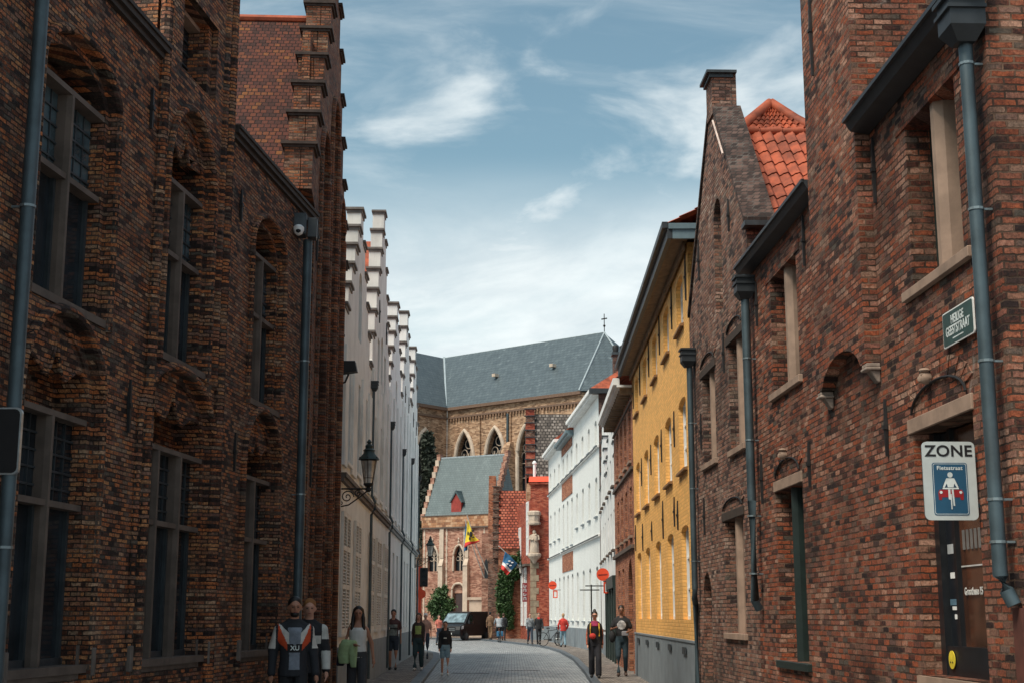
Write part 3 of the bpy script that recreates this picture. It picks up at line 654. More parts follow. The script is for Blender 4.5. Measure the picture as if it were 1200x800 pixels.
# ------------------------------------------------------------------ right: red brick house with the signs
MR = -.033
def rpos(s):
    L = math.hypot(.528, 16.0); return (3.628 - .528 / L * s, 8. + 16.0 / L * s)
house, sg = frame(rpos(0), rpos(16), 'red_brick_house', 1)
tag(house, 'red brick house with blocked arch and stone mullioned windows at the right edge', 'building')
big = (2.62, 3.88, 4.30, 5.76); shop = (2.66, 4.12, 1.02, 3.06); mu = (8.1, 9.5, 4.26, 5.72); ml = (8.2, 9.6, .98, 3.03)
SC0 = 1.9; SE = 10.85
holes = [arch(a, b, c, 0, d, 'rect') for a, b, c, d in (big, shop, mu, ml)]
g = G(sg); g.panel([(SC0, -.15), (SE, -.15), (SE, 6.2), (SC0, 6.2)], holes, 0, .42)
g.box(SC0, SE, -7, -.43, -.15, 6.2)
g.build('wall', R1B, house)
# jettied stone-coped dormer gable over the blocked arch
top = arch(5.12, 6.62, 3.72, 3.76, 4.10, 'seg', 12)[2:][::-1]
out = [(4.95, 3.84), (5.12, 3.84)] + top[1:-1] + [(6.62, 3.84), (6.82, 3.84), (6.82, 10.6), (4.95, 10.6)]
g = G(sg); g.prism(out, .003, .14); g.box(4.95, 6.82, -1.4, .002, 6.2, 10.6)
g.build('dormer_gable', R1B, house)
for s in (5.02, 6.72):
    g = G(sg); g.hexa([(s - .06, .002, 3.66), (s + .06, .002, 3.66), (s + .06, .03, 3.66), (s - .06, .03, 3.66), (s - .07, .002, 3.77), (s + .07, .002, 3.77), (s + .07, .10, 3.77), (s - .07, .10, 3.77)])
    g.box(s - .09, s + .09, .002, .15, 3.77, 3.80); g.box(s - .075, s + .075, .002, .138, 3.80, 3.839)
    g.build('corbel', plain('weathered_corbel', (.30, .24, .20), .8, var=.4, dirt=.4), house, bevel=.008)
anchor(house, sg, 6.35, 7.25, 8.3, .14)
for s, z0, z1 in [(4.84, 2.95, 3.48), (7.78, 2.93, 3.45), (10.35, 2.95, 3.6), (4.80, 5.35, 6.0), (7.62, 5.45, 6.05), (10.3, 5.3, 5.9)]: anchor(house, sg, s, z0, z1)
def stone_window(par, sg, q, mullw=.085, st=STONEL, dep=-.24, sill=True, side=.12):
    s0, s1, z0, z1 = q; c = (s0 + s1) / 2; g = G(sg)
    g.hexa([(c - mullw, dep, z0), (c + mullw, dep, z0), (c + mullw, dep + .14, z0), (c - mullw, dep + .14, z0), (c - mullw, dep, z1), (c + mullw, dep, z1), (c + mullw, dep + .14, z1), (c - mullw, dep + .14, z1)])
    g.hexa([(c - mullw, dep + .14, z0), (c + mullw, dep + .14, z0), (c + mullw * .45, dep + .21, z0), (c - mullw * .45, dep + .21, z0), (c - mullw, dep + .14, z1), (c + mullw, dep + .14, z1), (c + mullw * .45, dep + .21, z1), (c - mullw * .45, dep + .21, z1)])
    w = g.build('window', st, par)
    G(sg).box(s0 + .001, s1 - .001, dep - .1, dep - .04, z0, z1).build('pane', GLS, w)
    g = G(sg)
    for a, b in ((s0, c - mullw), (c + mullw, s1)):
        g.box(a + .001, a + .04, dep - .04, dep + .02, z0, z1); g.box(b - .04, b - .001, dep - .04, dep + .02, z0, z1); g.box(a + .04, b - .04, dep - .04, dep + .015, z0 + (z1 - z0) * .5 - .02, z0 + (z1 - z0) * .5 + .02)
    g.build('window_frame', GREEN, w)
    if sill: G(sg).box(s0 - side, s1 + side, dep, .05, z0 - .09, z0 - .002).build('sill', st, w, bevel=.006)
    return w
stone_window(house, sg, big, .09, side=.2)
stone_window(house, sg, mu, .10)
w = stone_window(house, sg, (ml[0], ml[1], ml[2], ml[3]), .02, st=GREEN)
def brick_head(par, sg, s0, s1, z, rise, mat=R1B, o=.004, stone=None, lint=True):
    if lint: G(sg).box(s0 - .12, s1 + .16, -.1, .02, z + .002, z + .13).build('lintel', stone or STONEL, par, bevel=.006)
    g = G(sg); c = (s0 + s1) / 2; w = (s1 - s0) / 2 + .02; n = 12
    pts = [(c + w * cos(pi * i / n), .02, z + .16 + rise * sin(pi * i / n)) for i in range(n + 1)]
    g.tube(pts, .012, 6); g.build('label_mould', IRON, par)
    g = G(sg)
    for i in range(9):
        a0 = pi * (.08 + .84 * i / 9); a1 = a0 + pi * .84 / 9 * .86
        g.hexa([(c + w * cos(a0), 0, z + .17 + rise * sin(a0)), (c + w * cos(a1), 0, z + .17 + rise * sin(a1)), (c + w * cos(a1), .012, z + .17 + rise * sin(a1)), (c + w * cos(a0), .012, z + .17 + rise * sin(a0)),
                (c + (w + .17) * cos(a0), 0, z + .17 + (rise + .17) * sin(a0)), (c + (w + .17) * cos(a1), 0, z + .17 + (rise + .17) * sin(a1)), (c + (w + .17) * cos(a1), .012, z + .17 + (rise + .17) * sin(a1)), (c + (w + .17) * cos(a0), .012, z + .17 + (rise + .17) * sin(a0))])
    g.build('relieving_arch', mat, par)
def carved_head(par, sg, s, z, k=1.0):
    g = G(sg); g.ball((s, .05, z), (.055 * k, .06, .07 * k), 8, 6); g.ball((s, .1, z - .01), (.018, .025, .03), 6, 4); g.ball((s - .02, .09, z + .025), .012, 5, 4); g.ball((s + .02, .09, z + .025), .012, 5, 4); g.ball((s, .06, z + .06), (.065 * k, .05, .025), 8, 4)
    g.build('carved_head', STONEL, par, smooth=True)
brick_head(house, sg, 2.75, 4.05, 3.06, .2); brick_head(house, sg, 8.3, 9.5, 3.03, .19)
carved_head(house, sg, 3.55, 3.46, .8); carved_head(house, sg, 8.9, 3.42, .8)
for q in (big, mu): G(sg).box(q[0] - .2, q[1] + .25, -.12, .012, q[3] + .002, q[3] + .17).build('lintel', R1B, house)
# shop window with stickers
g = G(sg)
g.box(4.0, 4.115, -.24, -.14, 1.02, 3.05); g.box(2.67, 2.74, -.24, -.14, 1.02, 3.05); g.box(2.74, 4.0, -.24, -.15, 1.02, 1.26); g.box(3.70, 3.76, -.24, -.17, 1.26, 3.05)
shopw = g.build('shop_window', plain('black_paint', (.012, .014, .017), .4), house)
G(sg).box(2.74, 3.70, -.23, -.21, 1.26, 3.04).build('pane', glass('brown_reflecting_glass', (.050, .020, .011), .15), shopw)
G(sg).box(3.76, 4.0, -.23, -.20, 1.26, 3.04).build('door_panel', plain('near_black_paint', (.010, .013, .018), .35), shopw)
G(sg).box(3.10, 3.2, -.208, -.200, 1.27, 3.03).build('reflection_strip', plain('painted_grey_reflection', (.10, .10, .10), .7), shopw)  # grey strip on the pane, a reflection painted as colour
for s, z, w_, h_, m in [(3.90, 2.06, .15, .08, plain('grey_sticker', (.40, .42, .43), .5)), (3.87, 1.84, .14, .05, WHITE), (3.88, 1.62, .2, .05, plain('blue_sticker', (.12, .22, .3), .5)), (3.86, 1.57, .15, .03, WHITE), (3.84, 1.50, .1, .04, WHITE)]:
    G(sg).box(s - w_ / 2, s + w_ / 2, -.199, -.194, z - h_ / 2, z + h_ / 2).build('sticker', m, shopw)
yel = plain('yellow_sticker', (.75, .6, .05), .5)
o = G().lathe((0, 0, 0), [(.075, 0), (.075, .006)], 18).build('round_sticker', yel, shopw); o.location = (3.86, -.142, 1.15); o.rotation_euler = (R_(-90), 0, 0)
for dx in (-.025, .025): G().ball((dx, .02, .008), (.01, .01, .003), 6, 4).build('sticker_eye', IRON, o)
text_mesh('lettering', 'Groothuse 15', .085, plain('white_vinyl', (.6, .6, .58), .5), shopw, (3.42, -.196, 1.70), (R_(90), 0, pi), sx=.85)
G(sg).box(3.05, 3.68, -.206, -.20, 1.90, 1.912).build('vinyl_line', MATS['white_vinyl'], shopw)
for k in range(6): G(sg).box(3.12 + k * .09, 3.17 + k * .09, -.206, -.20, 2.04, 2.2).build('vinyl_mark', plain('faint_vinyl', (.16, .155, .15), .5), shopw)
G(sg).box(2.62, 4.25, -.1, .04, .92, 1.01).build('sill', STONEL, shopw)
# gutters and roofs of the red house
def gutter(par, sg, s0, s1, z, o1=.2, hh=.13, mat=GUT, tilt=0):
    g = G(sg); g.hexa([(s0, .005, z - .03), (s1, .005, z - .03 + tilt), (s1, o1 * .75, z + tilt), (s0, o1 * .75, z), (s0, .005, z + hh), (s1, .005, z + hh + tilt), (s1, o1, z + hh + tilt), (s0, o1, z + hh)])
    g.box(s0, s1, o1 - .02, o1 + .012, z + hh - .03, z + hh + .008); return g.build('gutter', mat, par)
gutter(house, sg, 1.75, 4.94, 6.11, .25, .11); gutter(house, sg, 6.83, SE, 6.13, .2, .10)
pantile('roof', plain('brown_red_pantile', (.24, .06, .035), .7, var=.4, scale=2), house, (1.8, .08, 6.22), (4.94, .08, 6.22), (4.94, -4.5, 10.6), (1.8, -4.5, 10.6))
pantile('roof', TILE, house, (6.83, .05, 6.24), (SE, .05, 6.24), (SE, -2.4, 8.5), (6.83, -2.4, 8.5))
g = G(sg); g.hexa([(4.8, .02, 6.26), (4.94, .02, 6.26), (4.94, .02, 6.36), (4.8, .02, 6.36), (4.8, -1.3, 7.52), (4.94, -1.3, 7.52), (4.94, -1.3, 7.64), (4.8, -1.3, 7.64)]); g.build('flashing', ZINC, house)
PS = 2.0
downpipe(house, sg, [(PS, .12, 6.0), (PS, .12, 3), (PS, .12, 1.78), (PS - .02, .09, 1.68), (PS - .04, .05, 1.58)], .052, [(PS, .12, z) for z in (2.02, 2.32, 3.32, 4.46, 5.6)], (PS - .02, .14, 5.86, .14))
G(sg).box(PS - .1, PS + .06, .002, .03, -.1, 1.56).build('pipe_guard', plain('rusty_red_iron', (.10, .03, .02), .8), house)
downpipe(house, sg, [(10.52, .12, 6.05), (10.52, .12, 5.0), (10.52, .12, 3), (10.52, .12, 1.7), (10.56, .06, 1.6)], .058, [(10.52, .12, z) for z in (2.05, 2.8, 3.8, 4.9)], (10.52, .13, 5.8, .12))

# street name plate and zone sign
def plate(P, th, name, mat, par): return G().prism(P, -th, th).build(name, mat, par)
def rrect(w, h, r):
    P = []
    for cx, cz, a0 in ((w - r, h - r, 0), (-w + r, h - r, 90), (-w + r, -h + r, 180), (w - r, -h + r, 270)):
        for k in range(5): a = R_(a0 + k * 22.5); P.append((cx + r * cos(a), cz + r * sin(a)))
    return P
ang = atan2(16.0, -.528)
ps = rpos(2.76); t = tag(empty('street_name_plate', (ps[0] - .03, ps[1], 3.755), ang + pi), 'dark green street name plate with white rim and lettering beside the drainpipe', 'street sign')
o = G().prism(rrect(.345, .14, .025), -.006, .006).build('plate', WHITE, t)
G().prism(rrect(.333, .129, .02), -.009, -.0065).build('plate_face', plain('sign_dark_green', (.03, .07, .065), .4), t)
WV = plain('white_enamel', (.62, .68, .68), .4)
text_mesh('lettering', 'HEILIGE', .098, WV, t, (0, -.0095, .055), (R_(90), 0, 0), sx=.85, extrude=.0015)
text_mesh('lettering', 'GEESTSTRAAT', .105, WV, t, (0, -.0095, -.03), (R_(90), 0, 0), sx=.80, extrude=.0015)
G().box(-.12, .12, -.0105, -.0095, -.098, -.088).build('small_line', WV, t)
t = tag(empty('zone_sign', (3.315, 10.6, 2.51), R_(1.5)), 'white zone sign with blue cycle street panel standing out from the red brick wall', 'road sign')
SG = plain('sign_grey_white', (.50, .55, .55), .45, var=.08); SB = plain('sign_blue', (.018, .085, .16), .4, var=.1)
G().prism(rrect(.202, .297, .04), -.006, .006).build('plate', SG, t)
G().prism([(x, z) for x, z in rrect(.202, .297, .04)], .0065, .016).build('rim', ZINC, t)
def off(P, dx, dz): return [(x + dx, z + dz) for x, z in P]
G().prism(off(rrect(.134, .198, .018), 0, -.062), -.0085, -.0062).build('blue_panel', SB, t)
g = G()
rr = off(rrect(.127, .191, .014), 0, -.062); r2 = off(rrect(.1235, .1875, .012), 0, -.062)
for i in range(len(rr)):
    j = (i + 1) % len(rr); g.face([(rr[i][0], -.0092, rr[i][1]), (rr[j][0], -.0092, rr[j][1]), (r2[j][0], -.0092, r2[j][1]), (r2[i][0], -.0092, r2[i][1])])
g.build('panel_line', WV, t)
BK = plain('sign_black', (.012, .012, .014), .5)
text_mesh('lettering', 'ZONE', .118, BK, t, (0, -.0075, .222), (R_(90), 0, 0), sx=1.08, extrude=.0012, space=1.06)
text_mesh('lettering', 'Fietsstraat', .042, WV, t, (0, -.0095, .095), (R_(90), 0, 0), extrude=.001, space=1.1)
RD = plain('sign_car_red', (.28, .015, .02), .45)
g = G(); y = (-.0100, -.0088)   # red car behind
g.prism([(-.093, -.145), (-.072, -.145), (-.07, -.125), (.07, -.125), (.072, -.145), (.093, -.145), (.097, -.09), (.085, -.068), (-.085, -.068), (-.097, -.09)], *y); g.build('car_symbol', RD, t)
g = G()
g.prism([(-.072, -.066), (.072, -.066), (.05, -.01), (-.05, -.01)], *y); g.build('car_window_symbol', plain('sign_dark_blue', (.012, .04, .08), .4), t)
g = G(); y = (-.0118, -.0102); K = 14   # cyclist
g.prism([(.0 + .02 * cos(2 * pi * k / K), .043 + .021 * sin(2 * pi * k / K)) for k in range(K)], *y)
g.prism([(-.03, .018), (.03, .018), (.048, -.022), (.06, -.05), (.048, -.055), (.028, -.02), (.022, -.05), (-.022, -.05), (-.028, -.02), (-.048, -.055), (-.06, -.05), (-.048, -.022)], *y)
g.prism([(-.062, -.064), (.062, -.064), (.062, -.054), (-.062, -.054)], *y)
g.prism([(-.02, -.066), (-.004, -.066), (-.004, -.145), (-.02, -.14)], *y); g.prism([(.006, -.066), (.02, -.066), (.026, -.19), (.014, -.19)], *y)
g.prism([(-.004, -.1), (.005, -.1), (.005, -.215), (-.004, -.215)], *y)
g.build('cyclist_symbol', WV, t)
g = G()
for x in (-.075, .075): g.prism([(x + .011 * cos(2 * pi * k / K), -.088 + .011 * sin(2 * pi * k / K)) for k in range(K)], *y)
g.build('headlight_symbol', WV, t)
g = G(); g.box(.0, .42, .018, .03, .15, .18); g.box(.0, .42, .018, .03, -.2, -.17); g.build('bracket', ZINC, t)

# ------------------------------------------------------------------ right: brown brick gable house
GO = 10.86
house, sg = frame(rpos(GO), rpos(15.98), 'brown_brick_gable_house', 1)
tag(house, 'brown brick house with steep gable, chimney top and orange pantile roof', 'building')
def q(s0, s1, z0, z1): return (s0 - GO, s1 - GO, z0, z1)
Wn = [q(13.65, 14.8, 3.92, 5.35), q(11.4, 12.45, 3.88, 5.45), q(11.75, 13.15, 1.27, 2.9)]
EL = 15.98 - GO
sl = arch(12.75 - GO, 13.35 - GO, 6.1, 7.6, 7.9, 'seg', 8); dr = arch(14.45 - GO, 15.2 - GO, -.1, 1.8, 2.2, 'seg', 10)
rk = [(EL, 6.5), (EL - .25, 6.75), (13.52 - GO, 9.35), (13.52 - GO, 9.95), (13.02 - GO, 9.95), (13.02 - GO, 9.3), (.1, 6.95), (0, 6.75)]
g = G(sg); g.panel([(0, -.15), (EL, -.15)] + rk, [arch(a, b, c, 0, d, 'rect') for a, b, c, d in Wn] + [sl, dr], 0, .34)
g.box(0, EL, -7, -.35, -.15, 6.2)
g.prism([(.0, 6.2), (EL, 6.2)] + rk, -.36, -.342)
g.build('wall', R3B, house)
g = G(sg); g.box(sl[0][0], sl[1][0], -.3, -.14, 6.1, 6.9); g.box(dr[0][0], dr[1][0], -.3, -.12, -.1, 1.35); g.build('niche_infill', R3B, house)
for a in Wn: stone_window(house, sg, a, .11, side=.1, dep=-.24)
for a in Wn: brick_head(house, sg, a[0], a[1], a[3], .14, R3B, stone=plain('dark_timber', (.045, .03, .022), .8))
for s, z0, z1 in [(1.9, 5.1, 5.7), (4.1, 4.2, 4.8), (1.2, 7.1, 7.6), (3.9, 7.0, 7.7), (4.0, 2.8, 3.4), (4.6, 5.5, 6.1)]: anchor(house, sg, s, z0, z1)
# rake coping of dark weathered brick, chimney top, cap
CPB = brick('sooty_coping_brick', [(0, (.03, .02, .018)), (.5, (.075, .045, .038)), (1, (.14, .09, .075))], (.12, .11, .10), bw=.09, bh=.07, soot=.5, lime=.45)
g = G(sg)
for (a, za, b, zb) in ((.02, 6.88, 13.02 - GO, 9.33), (EL - .01, 6.62, 13.52 - GO, 9.38)):
    g.hexa([(a, -.42, za), (b, -.42, zb), (b, .03, zb), (a, .03, za), (a, -.42, za + .1), (b, -.42, zb + .1), (b, .03, zb + .1), (a, .03, za + .1)])
g.build('coping', CPB, house)
x0, x1 = 13.01 - GO, 13.53 - GO; g = G(sg); g.box(x0, x1, -.28, .03, 9.3, 9.95); ch = g.build('gable_chimney', R3B, house)
g = G(sg); g.box(x0 - .08, x1 + .08, -.36, .12, 9.951, 9.995); g.box(x0 - .03, x1 + .03, -.31, .07, 9.89, 9.95); g.build('chimney_cap', LEAD, ch)
g = G(sg); g.tube([(2.1, .04, 9.15), (1.35, .04, 8.35)], .016, 6); g.build('pale_coping_line', plain('pale_coping', (.62, .5, .45), .6), house)  # pale line of the rake coping, drawn as a thin tube
RZ = 9.1; RC = 13.3 - GO
pantile('roof', TILE, house, (-.3, -6.5, 6.45), (-.3, -.42, 6.45), (RC, -.42, RZ), (RC, -6.5, RZ), tw=.175, th=.36, amp=.034)
g = G(sg); g.prism([(-.2, 6.3), (RC, RZ - .06), (2 * RC + .2, 6.3)], -6.5, -.43); g.build('roof_body', TILER, house)
g = G(sg)
for i in range(17): a = -.42 - i * .36; g.tube([(RC, a, RZ + .005), (RC, a - .33, RZ + .02)], [.055, .068], 10)
g.build('ridge_tile', TILE, house, smooth=True)
g = G(sg); g.hexa([(-.2, -.42, 6.8), (.06, -.42, 6.8), (.06, .06, 6.8), (-.2, .06, 6.8), (-.2, -.42, 6.87), (.06, -.42, 6.87), (.06, .06, 6.87), (-.2, .06, 6.87)]); g.build('kneeler', LEAD, house)
downpipe(house, sg, [(4.6, .1, 5.9), (4.6, .1, 4), (4.6, .1, 1.95), (4.66, .1, 1.8), (4.8, .06, 1.7), (4.82, .06, .1)], .05, [(4.6, .1, z) for z in (2.4, 3.6, 4.7)], (4.6, .12, 5.75, .12))
# small hipped roof rising behind
t = tag(empty('rear_roof_dormer', (4.58, 23.5, 0)), 'small orange hipped tile roof peeking over the pantile ridge', 'roof')
pantile('roof_slope', TILE, t, (-.8, -.55, 9.6), (.8, -.55, 9.6), (.03, .05, 10.4), (-.03, .05, 10.4), th=.15)
g = G(); g.prism([(-.78, 9.55), (0, 10.36), (.78, 9.55)], 0, 2.0); g.box(-.76, .76, -.45, 2.0, 7.2, 9.58); g.build('roof_body', TILER, t)
g = G(); g.tube([(-.85, -.6, 9.58), (-.4, -.2, 10.02), (0, .02, 10.42)], [.10, .10, .09], 10); g.tube([(.85, -.6, 9.58), (.4, -.2, 10.02), (0, .02, 10.42)], [.10, .10, .09], 10); g.build('hip_tile', TILE, t, smooth=True)

# ------------------------------------------------------------------ right: yellow house
house, sg = frame((3.1, 24.0), (3.3, 38.), 'yellow_brick_house', 1)
tag(house, 'bright yellow painted brick house with grey plinth and long dark eaves', 'building')
cs = [1.45, 4.15, 6.9, 9.7, 12.4]; hw = .62; rows = [(1.45, 3.02, 3.12), (4.14, 5.33, 5.44), (6.74, 7.62, 7.7)]
ops = []
for (z0, zs, zt) in rows:
    for c in cs: ops.append((c - hw + (.06 if z0 > 6 else 0), c + hw - (.06 if z0 > 6 else 0), z0, zs, zt))
g = G(sg); g.panel([(0, -.15), (13.98, -.15), (13.98, 8.0), (0, 8.0)], [arch(a, b, z0, zs, zt, 'seg', 8) for a, b, z0, zs, zt in ops], 0, .2)
g.box(0, 13.98, -8, -.21, -.15, 8.0)
g.box(0, .02, -.21, -.001, -.1, 8.0)
g.build('wall', YEL, house)
YS = plain('brown_brick_sill', (.24, .13, .055), .8, var=.3)
for a, b, z0, zs, zt in ops:
    w = simple_window(house, sg, a + .001, b - .001, z0, zt - .01, -.105, bars=(1, 2), fw=.06)
    if z0 > 4: G(sg).hexa([(a - .1, -.13, z0 - .09), (b + .1, -.09, z0 - .07), (b + .1, .07, z0 - .08), (a - .1, .07, z0 - .08), (a - .1, -.13, z0 - .002), (b + .1, -.13, z0 - .002), (b + .1, .07, z0 - .035), (a - .1, .07, z0 - .035)]).build('sill', YS, w)
g = G(sg); g.box(-.01, 13.98, .001, .04, -.12, 1.06); g.box(-.02, 13.98, .001, .055, 1.06, 1.10); g.build('plinth', PLINTH, house)
for c in cs:
    g = G(sg); g.box(c - .3, c + .3, .055, .07, .85, .97); g.build('vent_grille', LEAD, house)
for i, s in enumerate([.25, 2.8, 5.5, 8.3, 11.05, 13.4]): anchor(house, sg, s, 7.0, 7.85)
for i, s in enumerate([2.5, 3.1, 5.5, 8.3, 11.0, 13.4]): anchor(house, sg, s, 3.1 + (i % 2) * .1, 3.65 + (i % 3) * .12)
for i, s in enumerate([2.8, 5.5, 8.2, 11.0]): anchor(house, sg, s, 4.7, 5.4)
g = G(sg)
g.hexa([(-.35, .0, 8.02), (14.0, .0, 8.02), (14.0, .3, 8.0), (-.35, .3, 8.0), (-.35, .0, 8.07), (14.0, .0, 8.07), (14.0, .3, 8.07), (-.35, .3, 8.07)])
g.build('soffit', SOFF, house)
g = G(sg); g.box(-.37, 14.0, .3, .38, 7.97, 8.16); g.box(-.38, 14.0, .37, .47, 8.16, 8.27); g.box(-.37, 14.0, .2, .37, 8.16, 8.24); g.build('gutter', GUT, house)
g = G(sg); g.box(-.37, -.30, -3, .29, 7.97, 8.14); g.box(-.40, -.30, -3, .36, 8.14, 8.24); g.build('fascia', GUTB, house)
g = G(sg); g.box(0, 13.9, .04, .08, 7.85, 8.0); g.build('eaves_board', SOFF, house)
g = G(1)
pantile('roof', TILE, house, (-.35, .4, 8.22), (14, .4, 8.22), (14, -4, 10.5), (-.35, -4, 10.5), tw=.25, th=.3)
g = G(sg); g.hexa([(.0, -.2, 8.0), (13.9, -.2, 8.0), (13.9, -8, 8.0), (0, -8, 8.0), (0, -3.9, 10.3), (13.9, -3.9, 10.3), (13.9, -4.1, 10.3), (0, -4.1, 10.3)]); g.build('roof_body', TILER, house)

# ------------------------------------------------------------------ right: orange-red brick house with bracketed cornice
house, sg = frame((3.3, 38.02), (3.38, 46.3), 'orange_brick_house', 1)
tag(house, 'orange red brick house with white bracketed cornice beside the yellow house', 'building')
wn = [(c - .42, c + .42, z0, z1) for c in (1.1, 2.9, 4.7, 6.5) for z0, z1 in ((5.75, 7.25), (3.7, 5.05))] + [(4.2, 5.0, 1.2, 2.9), (6.0, 6.8, 1.2, 2.9)]
g = G(sg); g.panel([(0, -.15), (8.28, -.15), (8.28, 7.7), (0, 7.7)], [arch(a, b, c, 0, d, 'rect') for a, b, c, d in wn] + [arch(.9, 2.5, -.1, 2.3, 3.1, 'seg', 10)], 0, .2)
g.box(0, 8.28, -7, -.21, -.15, 7.7); g.build('wall', R5B, house)
for a, b, c, d in wn: simple_window(house, sg, a, b, c, d, -.13, bars=(1, 1), fw=.06, sill=.07, smat=STONEL)
G(sg).box(.9, 2.5, -.2, -.14, -.1, 3.05).build('door', GREEN, house)
g = G(sg); g.box(0, 8.28, 0, .09, 3.32, 3.42); g.box(0, 8.28, 0, .07, 5.45, 5.53); g.box(0, 8.28, 0, .05, 7.3, 7.36); g.build('string_course', STONE, house)
g = G(sg); g.box(0, 8.3, 0, .42, 7.7, 7.76); g.box(0, 8.3, .34, .52, 7.76, 7.95); g.build('cornice', WHTW, house)
for i in range(17): s = .15 + i * .5; G(sg).box(s, s + .12, .002, .33, 7.52, 7.7).build('cornice_bracket', SOFF, house)
pantile('roof', TILE, house, (0, .4, 7.96), (8.28, .4, 7.96), (8.28, -3.4, 10.4), (0, -3.4, 10.4), tw=.25, th=.3)
# ------------------------------------------------------------------ right: two white stepped gables
P6 = [(3.45, 46.6), (3.62, 53.9), (3.86, 61.4)]
for i in (0, 1):
    h, sg = frame(P6[i], P6[i + 1], 'white_stepped_house', 1); L = (Vector(P6[i + 1]) - Vector(P6[i])).length
    tag(h, ['narrow white stepped gable house with dark green shopfront', 'white stepped gable house between the shopfront and the long white terrace'][i], 'building')
    stp, cp = steps(.25, L - .25, 6.3, 8.95 + .3 * i, 4); wn = [(L * f - .4, L * f + .4, z0, z1) for f in (.2, .5, .8) for z0, z1 in ((3.75, 5.1), (5.9, 7.0))]
    if i == 1: wn += [(L * f - .4, L * f + .4, 1.0, 2.6) for f in (.25, .75)]
    g = G(sg); g.panel([(0, -.15), (0, 6.2)] + stp + [(L, 6.2), (L, -.15)], [arch(a, b, c, 0, d, 'rect') for a, b, c, d in wn], 0, .2)
    g.box(0, L, -7, -.21, -.15, 6.2); g.prism([(p[0], p[1]) for p in stp], -.3, -.205); g.build('wall', WHTW, h)
    for a, b, c, d in wn: simple_window(h, sg, a, b, c, d, -.13, bars=(1, 1), fw=.06, sill=.1, smat=STONE)
    for a, b, z in cp: G(sg).box(a - .05, b + .04, -.33, .05, z, z + .06).build('coping', LEAD, h)
    g = G(sg); g.prism([(.1, 6.1), (L / 2, 8.4), (L - .1, 6.1)], -7, -.31); g.build('roof', TILE, h)
    if i == 0:
        g = G(sg); g.box(.3, L - .1, .002, .14, 2.45, 2.85)
        for s in (.3, 2.0, 3.9, 5.6, L - .3): g.box(s, s + .2, .002, .10, 0, 2.45)
        f_ = g.build('shopfront', GREEN, h); 
        for s in (.5, 2.2, 4.1, 5.8): G(sg).box(s, s + 1.25, .003, .03, .35, 2.43).build('shop_pane', GLS, f_)
    else: G(sg).box(0, L, .001, .03, -.1, .8).build('plinth', PLINTH, h)
def key_sign(loc, k, label):
    t = tag(empty('hanging_sign', loc), label, 'sign', 'red round signs on the white houses')
    n = 24; g = G(); g.prism([(.23 * k * cos(2 * pi * i / n), .23 * k * sin(2 * pi * i / n)) for i in range(n)], -.02, .02).build('disc', RED, t)
    g = G(); g.prism([(-.17 * k, -.05 * k), (.17 * k, -.02 * k), (.17 * k, .03 * k), (-.17 * k, 0)], -.026, -.021).build('bar', plain('dark_red', (.25, .02, .01), .5), t)
    g = G(); a, b, c, d = .02 * k, .27 * k, -.27 * k, -.68 * k
    g.box(a, a + .05 * k, -.02, .02, d, c); g.box(b - .05 * k, b, -.02, .02, d, c); g.box(a, b, -.018, .018, c - .06 * k, c); g.box(a, b, -.018, .018, d, d + .05 * k); g.build('lower_frame', RED, t)
    G().box(a + .05 * k, b - .05 * k, -.008, .008, d + .05 * k, c - .06 * k).build('lower_panel', WHTW, t)
    g = G(); g.box(.0, .45 * k, -.012, .012, -.26 * k, -.235 * k); g.build('bracket', IRON, t)
    return t
key_sign((3.33, 52.0, 3.02), 1.0, 'larger red round hanging sign above the dark green shopfront')
key_sign((2.17, 76.0, 3.15), .98, 'smaller red round hanging sign on the far white terrace')
t = tag(empty('shop_bracket', (2.93, 52.5, 0)), 'thin dark post with two horizontal bars in front of the shopfront', 'sign post')
G().tube([(0, 0, 0), (0, 0, 2.66)], .025, 6).build('post', IRON, t); G().box(-.42, .3, -.02, .02, 2.45, 2.49).build('bar', IRON, t); G().box(-.22, .9, -.02, .02, 2.6, 2.64).build('bar', IRON, t)

